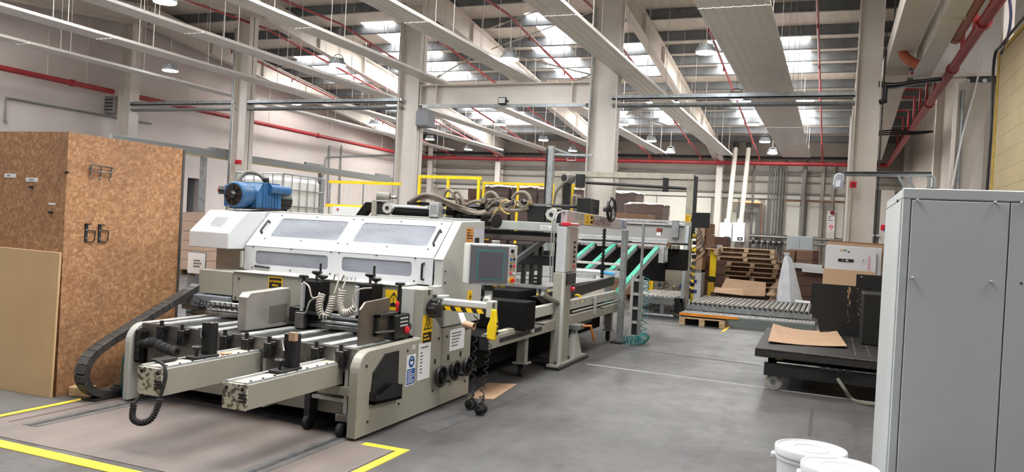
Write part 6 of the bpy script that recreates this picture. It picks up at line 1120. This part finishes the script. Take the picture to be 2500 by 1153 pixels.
# ================================================================ BACK WALL SERVICES
YW = YB-.2
bo = None
for k, (px0, px1, lab) in enumerate(((1757, 1788, 'white wall boiler, left of the pair'), (1789, 1820, 'white wall boiler with display, right of the pair'))):
    a = aty(px0, 543, 34.6); b_ = aty(px1, 543, 34.6); zb = aty(1790, 590, 34.6).z; t = thing('wall_boiler', lab, 'boiler', ((a.x+b_.x)/2, 34.8, zb), 'wall boilers')
    box('casing', whitep, t, a.x+.01, b_.x-.01, 34.6, 35.0, zb, a.z, .015); c = (a.x+b_.x)/2+.07; box('control_window', M('display_dark', (60, 70, 74), .3), t, c-.11, c+.11, 34.59, 34.6, zb+.06, zb+.2, .004); box('display', paper, t, c-.04, c+.04, 34.585, 34.59, zb+.1, zb+.15); 
    fx = (a.x+b_.x)/2+.05; cyl('flue', M('flue_cream', (216, 210, 198), .4), t, (fx, 34.9, a.z), (fx+.12, 35.1, 5.6), .1, 14); cyl('flue_cap', dkmet, t, (fx+.12, 35.1, 5.6), (fx+.12, 35.1, 5.8), .11, 14); G().lathe((fx-.02, 34.75, a.z+.08), (0, -1, 0), [(0, .12), (.05, .12)], 16).mk('flue_elbow', M('flue_cream'), t, 0, True); box('wall_bracket', galv, t, a.x+.1, b_.x-.1, 35.0, 36.0, zb+.1, zb+.2)
pipes = [(1875, 35.7, .035), (1882, 35.7, .03), (1889, 35.6, .035), (1896, 35.7, .03), (1902, 35.6, .04), (1909, 35.7, .035), (1916, 35.7, .025), (1868, 35.7, .03), (1858, 35.75, .03), (1962, 35.7, .08), (1837, 35.7, .05)]
for k, (px, yy, r_) in enumerate(pipes):
    x = aty(px, 500, yy).x; lab = 'grey vertical service pipe on the back wall, %s of the bank from the left' % ORD[k] if k < 7 else ['thin grey pipe just left of the pipe bank', 'short thin grey pipe by the small wall hatch', 'thick dark pipe between the pale wall panels', 'grey pipe beside the boiler flue'][k-7]
    t = cyl('service_pipe', M('pipe_grey', (120, 118, 114), .5, .3), None, (x, yy, .0), (x, yy, 4.9 if k < 7 else (4.9 if k > 8 else 3.2)), r_, 8); tag(t, lab, 'pipe', 'vertical service pipes')
t = thing('pipe_manifold', 'horizontal pipe run with valves at the foot of the pipe bank', 'pipe', (-1.5, 35.5, 1)); 
for z_ in (1.85, 1.62): cyl('header_pipe', M('pipe_grey'), t, (aty(1830, 560, 35.5).x, 35.5, z_), (aty(2075, 570, 35.5).x, 35.5, z_), .06, 8)
for k in range(6): x = aty(1840+k*14, 570, 35.4).x; G().lathe((x, 35.4, 1.5), (0, 0, 1), [(0, .03), (.06, .06), (.16, .06), (.2, .03)], 10).mk('valve', dkmet, t, 0, True)
for k in range(5): z_ = 3.25-k*.09; tube('branch_pipe', M('pipe_grey') if k else M('pipe_copper', (150, 110, 84), .4, .4), t, [(aty(1790, 480, 35.6).x, 35.6, z_), (aty(1862-k*3, 480, 35.6).x, 35.6, z_), (aty(1862-k*3, 480, 35.6).x, 35.6, 1.6)], .035, 6)
cyl('long_pipe', M('pipe_copper'), t, (aty(1915, 478, 35.7).x, 35.7, 3.42), (aty(2070, 480, 35.7).x, 35.7, 3.42), .03, 6)
t = thing('emergency_sign', 'cream emergency light over the wall hatch', 'lamp', (-3, 35.8, 3)); p = aty(1837, 495, 35.8); box('case', M('cream_plastic', (226, 206, 160), .5), t, p.x-.34, p.x+.34, 35.7, 35.9, p.z-.07, p.z+.07, .03)
t = thing('white_locker', 'pale blue-white double cupboard before the back wall', 'cupboard', (-1.1, 26, 0)); a = aty(1922, 575, 26); b_ = aty(1985, 577, 26)
for k in range(2): x0 = a.x+(b_.x-a.x)*k/2; G().box(x0+.005, x0+(b_.x-a.x)/2-.005, 25.98, 26.0, .05, a.z-.02).mk('door', M('bluewhite', (206, 216, 222), .4), t, .004)
box('carcass', M('bluewhite'), t, a.x, b_.x, 26.0, 26.5, 0, a.z)
t = thing('fire_point', 'fire call point signs on a pale board', 'sign', (.4, 35.8, 2.3)); p = aty(2028, 550, 35.8)
box('board', wallp, t, p.x-.16, p.x+.16, 35.85, 35.9, p.z-.6, p.z+.6); plate('grey_notice', paper, t, (p.x-.02, 35.85, p.z+.28), XV, UPV, .28, .36); lines('print', textg, t, (p.x-.02, 35.84, p.z+.28), XV, UPV, .2, .26, 3, 1, 3); q = plate('fire_sign', paper, t, (p.x+.02, 35.85, p.z-.1), XV, UPV, .24, .3); G().torus((p.x+.02, 35.84, p.z-.06), (0, 1, 0), .06, .02, 16, 5).mk('red_ring', redk, q); lines('print', redk, q, (p.x+.02, 35.845, p.z-.2), XV, UPV, .18, .06, 2, 1, 6); G().lathe((p.x+.04, 35.8, p.z+.52), (0, -1, 0), [(0, .09), (.06, .09)], 14).mk('alarm_bell', M('dark_red'), t, 0, True)
t = thing('break_glass_unit', 'small red alarm unit on the conduit of the right column', 'alarm', (.2, YC, 3)); p = aty(2083, 451, YC-.3); box('case', redk, t, p.x-.06, p.x+.06, YC-.36, YC-.26, p.z-.06, p.z+.06, .01); box('lid', M('dark_red'), t, p.x-.03, p.x+.03, YC-.37, YC-.36, p.z-.03, p.z+.03)
for px, py, lab, m_ in ((2158, 556, 'small red notice beside the right column', redk), (2166, 562, 'small blue notice beside the grey cabinet', M('notice_blue', (60, 150, 220), .5))): p = aty(px, py, 30.0); t = thing('wall_notice', lab, 'sign', (p.x, 30.0, p.z)); box('frame', paper, t, p.x-.13, p.x+.13, 30.02, 30.04, p.z-.13, p.z+.13); plate('field', m_, t, (p.x, 30.02, p.z), XV, UPV, .2, .2)
t = thing('dark_wall_door', 'dark grey door beyond the right column', 'door', (1.6, 35.8, 0)); a = aty(2128, 500, 35.8); b_ = aty(2150, 500, 35.8); box('leaf', M('door_dark', (92, 90, 88), .6), t, a.x, b_.x, 35.85, 35.95, 0, 4.0); box('frame', steelw, t, b_.x, b_.x+.5, 35.8, 35.95, 0, 4.0)
p = aty(2135, 560, 35.7); box('white_rail', paper, t, a.x, b_.x, 35.7, 35.75, 2.1, 2.16)
# ================================================================ RIGHT SIDE: SLIDING DOOR, DUCTS, BOOTH
t = thing('sliding_door', 'big grey sliding door hung from a rail at right', 'door', (2.9, YC, 0)); a = aty(2340, 210, YC-.2); b_ = aty(2428, 222, YC-.2); c = aty(2365, 462, YC-.2); zt_ = 4.84
sl = (c.x-b_.x)/(b_.z-c.z)
G().prism([(a.x, YC-.2, .02), (a.x+.05, YC-.2, .02), (c.x, YC-.2, c.z), (b_.x, YC-.2, zt_), (a.x, YC-.2, zt_)], (0, .08, 0)).mk('leaf', part, t); box('left_edge', steelw, t, a.x-.06, a.x, YC-.24, YC-.1, .02, zt_)
for k in range(4): x = a.x+.15+k*.28; G().lathe((x, YC-.22, zt_+.03), (0, 1, 0), [(0, .04), (.08, .04)], 10).mk('hanger_roller', galv, t, 0, True)
cyl('conduit', galv, t, (a.x+.08, YC-.25, .05), (a.x+.08, YC-.25, 4.7), .03, 6); tube('loose_cable', M('pale_cable', (214, 214, 214), .5), t, smoothpath([aty(2412, 60, YC-.3), aty(2385, 200, YC-.35), aty(2350, 330, YC-.35), aty(2325, 455, YC-.35)], 6), .02, 5)
t = thing('ceiling_duct', 'white square duct below the roof at right', 'duct', (1.4, 14, 5.0)); box('duct', M('upper_white_wall'), t, 1.29, 1.58, 9, YC-.02, 5.0, 5.45, .005); box('flange', steelw, t, 1.27, 1.6, 13, 13.06, 4.98, 5.47)
t = thing('ceiling_duct', 'cream duct running back beside the right column', 'duct', (1.0, 14, 5.2)); box('duct', steelw, t, .78, 1.2, 9, YC-.1, 5.2, 5.6, .005); G().xy([(.75, YC+.35), (1.22, YC+.35), (1.6, 34.9), (.95, 34.9)], 5.12, 5.5).mk('far_duct', steelw, t); 
for y in (11, 14, 20, 25, 30): box('hanger', galv, t, 1.0, 1.04, y, y+.03, 5.5, roofz(y)-.2)
t = thing('extraction_pipe', 'brown extraction pipe beside the white duct', 'pipe', (1.7, 12, 5)); cyl('pipe', M('brown_pipe', (170, 100, 76), .45, c2=(150, 86, 64), s=3), t, (1.66, 8.5, 5.08), (1.66, 14.6, 5.08), .085, 14); cyl('collar', M('brown_pipe'), t, (1.66, 14.4, 5.08), (1.66, 14.62, 5.08), .097, 14); box('strap', dkmet, t, 1.6, 1.72, 13.2, 13.24, 5.08, 5.4)
t = thing('pipe_elbow', 'orange-brown pipe elbow under the cream duct', 'pipe', (1.1, 16, 5)); a = aty(2200, 108, 16); tube('elbow', M('orange_pipe', (178, 96, 66), .45), t, smoothpath([aty(2222, 104, 16.0), aty(2205, 115, 16), aty(2207, 135, 16), aty(2226, 152, 16)], 6), .085, 12); cyl('stub', M('orange_pipe'), t, aty(2226, 152, 16), aty(2240, 158, 16), .09, 12)
t = thing('cable_bundle', 'sagging bundle of black cables from the right column', 'cable', (1, YC, 4.6))
for k in range(5): tube('cable', [black, galv, black, dkmet, galv][k], t, smoothpath([aty(2145, 200+k*3, YC-.1), aty(2180, 204+k*3, YC-.1), aty(2230, 198+k*2, YC-.1), aty(2300, 190+k*2, YC-.1)], 5), .016, 5)
for k in range(3): tube('low_cable', black, t, smoothpath([aty(2140, 322+k*4, YC+1.0), aty(2180, 318+k*5, YC+1), aty(2230, 322+k*3, YC+1), aty(2278, 320+k, YC+1)], 5), .015, 5)
t = thing('junction_pipe', 'grey pipe bracket on the right column', 'pipe', (.8, YC, 4.3)); cyl('vertical', dkmet, t, aty(2163, 208, YC-.2), aty(2161, 250, YC-.2), .035, 8); cyl('horizontal', dkmet, t, aty(2146, 250, YC-.2), aty(2165, 245, YC-.2), .05, 8)
# cream panel booth
bt = thing('panel_booth', 'cream panelled booth with yellow edge at the right edge', 'booth', (3, 10, 0)); XB = 2.2; bmz = M('cream_booth_panel', (176, 160, 122), .6, c2=(164, 148, 112), s=1.5)
for k in range(18): box('wall_panel', bmz, bt, XB, XB+.1, 6.4, 13.95, .0+k*.2575, .2545+k*.2575)
box('corner_strip', M('ochre_paint', (196, 166, 60), .6, c2=(160, 132, 50), s=8), bt, XB-.01, XB+.1, 13.95, 14.12, 0, 4.64); box('top_strip', M('ochre_paint'), bt, XB-.015, XB+.1, 6.0, 14.1, 4.635, 4.70)
tube('edge_cable', black, bt, smoothpath([(XB-.04, 12.0, 4.74), (XB-.04, 13.6, 4.72), (XB-.05, 14.15, 4.6), (XB-.04, 14.14, 3.5), (XB-.05, 14.15, 2.0), (XB-.04, 14.15, .3)], 6), .022, 6); tube('upper_cable', M('blue_black', (50, 60, 90), .5), bt, smoothpath([aty(2462, -20, 13.5), aty(2468, 40, 13.5), aty(2458, 100, 13.5), aty(2444, 130, 13.8)], 6), .02, 6)
t = box('white_door_post', steelw, None, 2.27, 2.42, 14.3, 14.45, 0, 7.2, .006); tag(t, 'white steel post beside the cream booth', 'post')
t = thing('green_machine', 'green machine housing glimpsed beyond the sliding door', 'machine', (4.2, 20, 0)); box('housing', M('green_paint', (50, 112, 84), .5), t, 3.45, 4.6, 20, 21, 0, 3.5, .02); box('top_band', M('green_light', (80, 140, 110), .5), t, 3.42, 4.6, 19.97, 21, 3.5, 3.62); 
for k in range(6): G().beam((3.5+.02*k, 19.8, 3.7+k*.16), (4.4, 19.9, 4.2+k*.16), .04, .05).mk('roof_strut', alu, t)
box('support', galv, t, 3.5, 3.6, 20.2, 20.3, 3.6, 4.8)
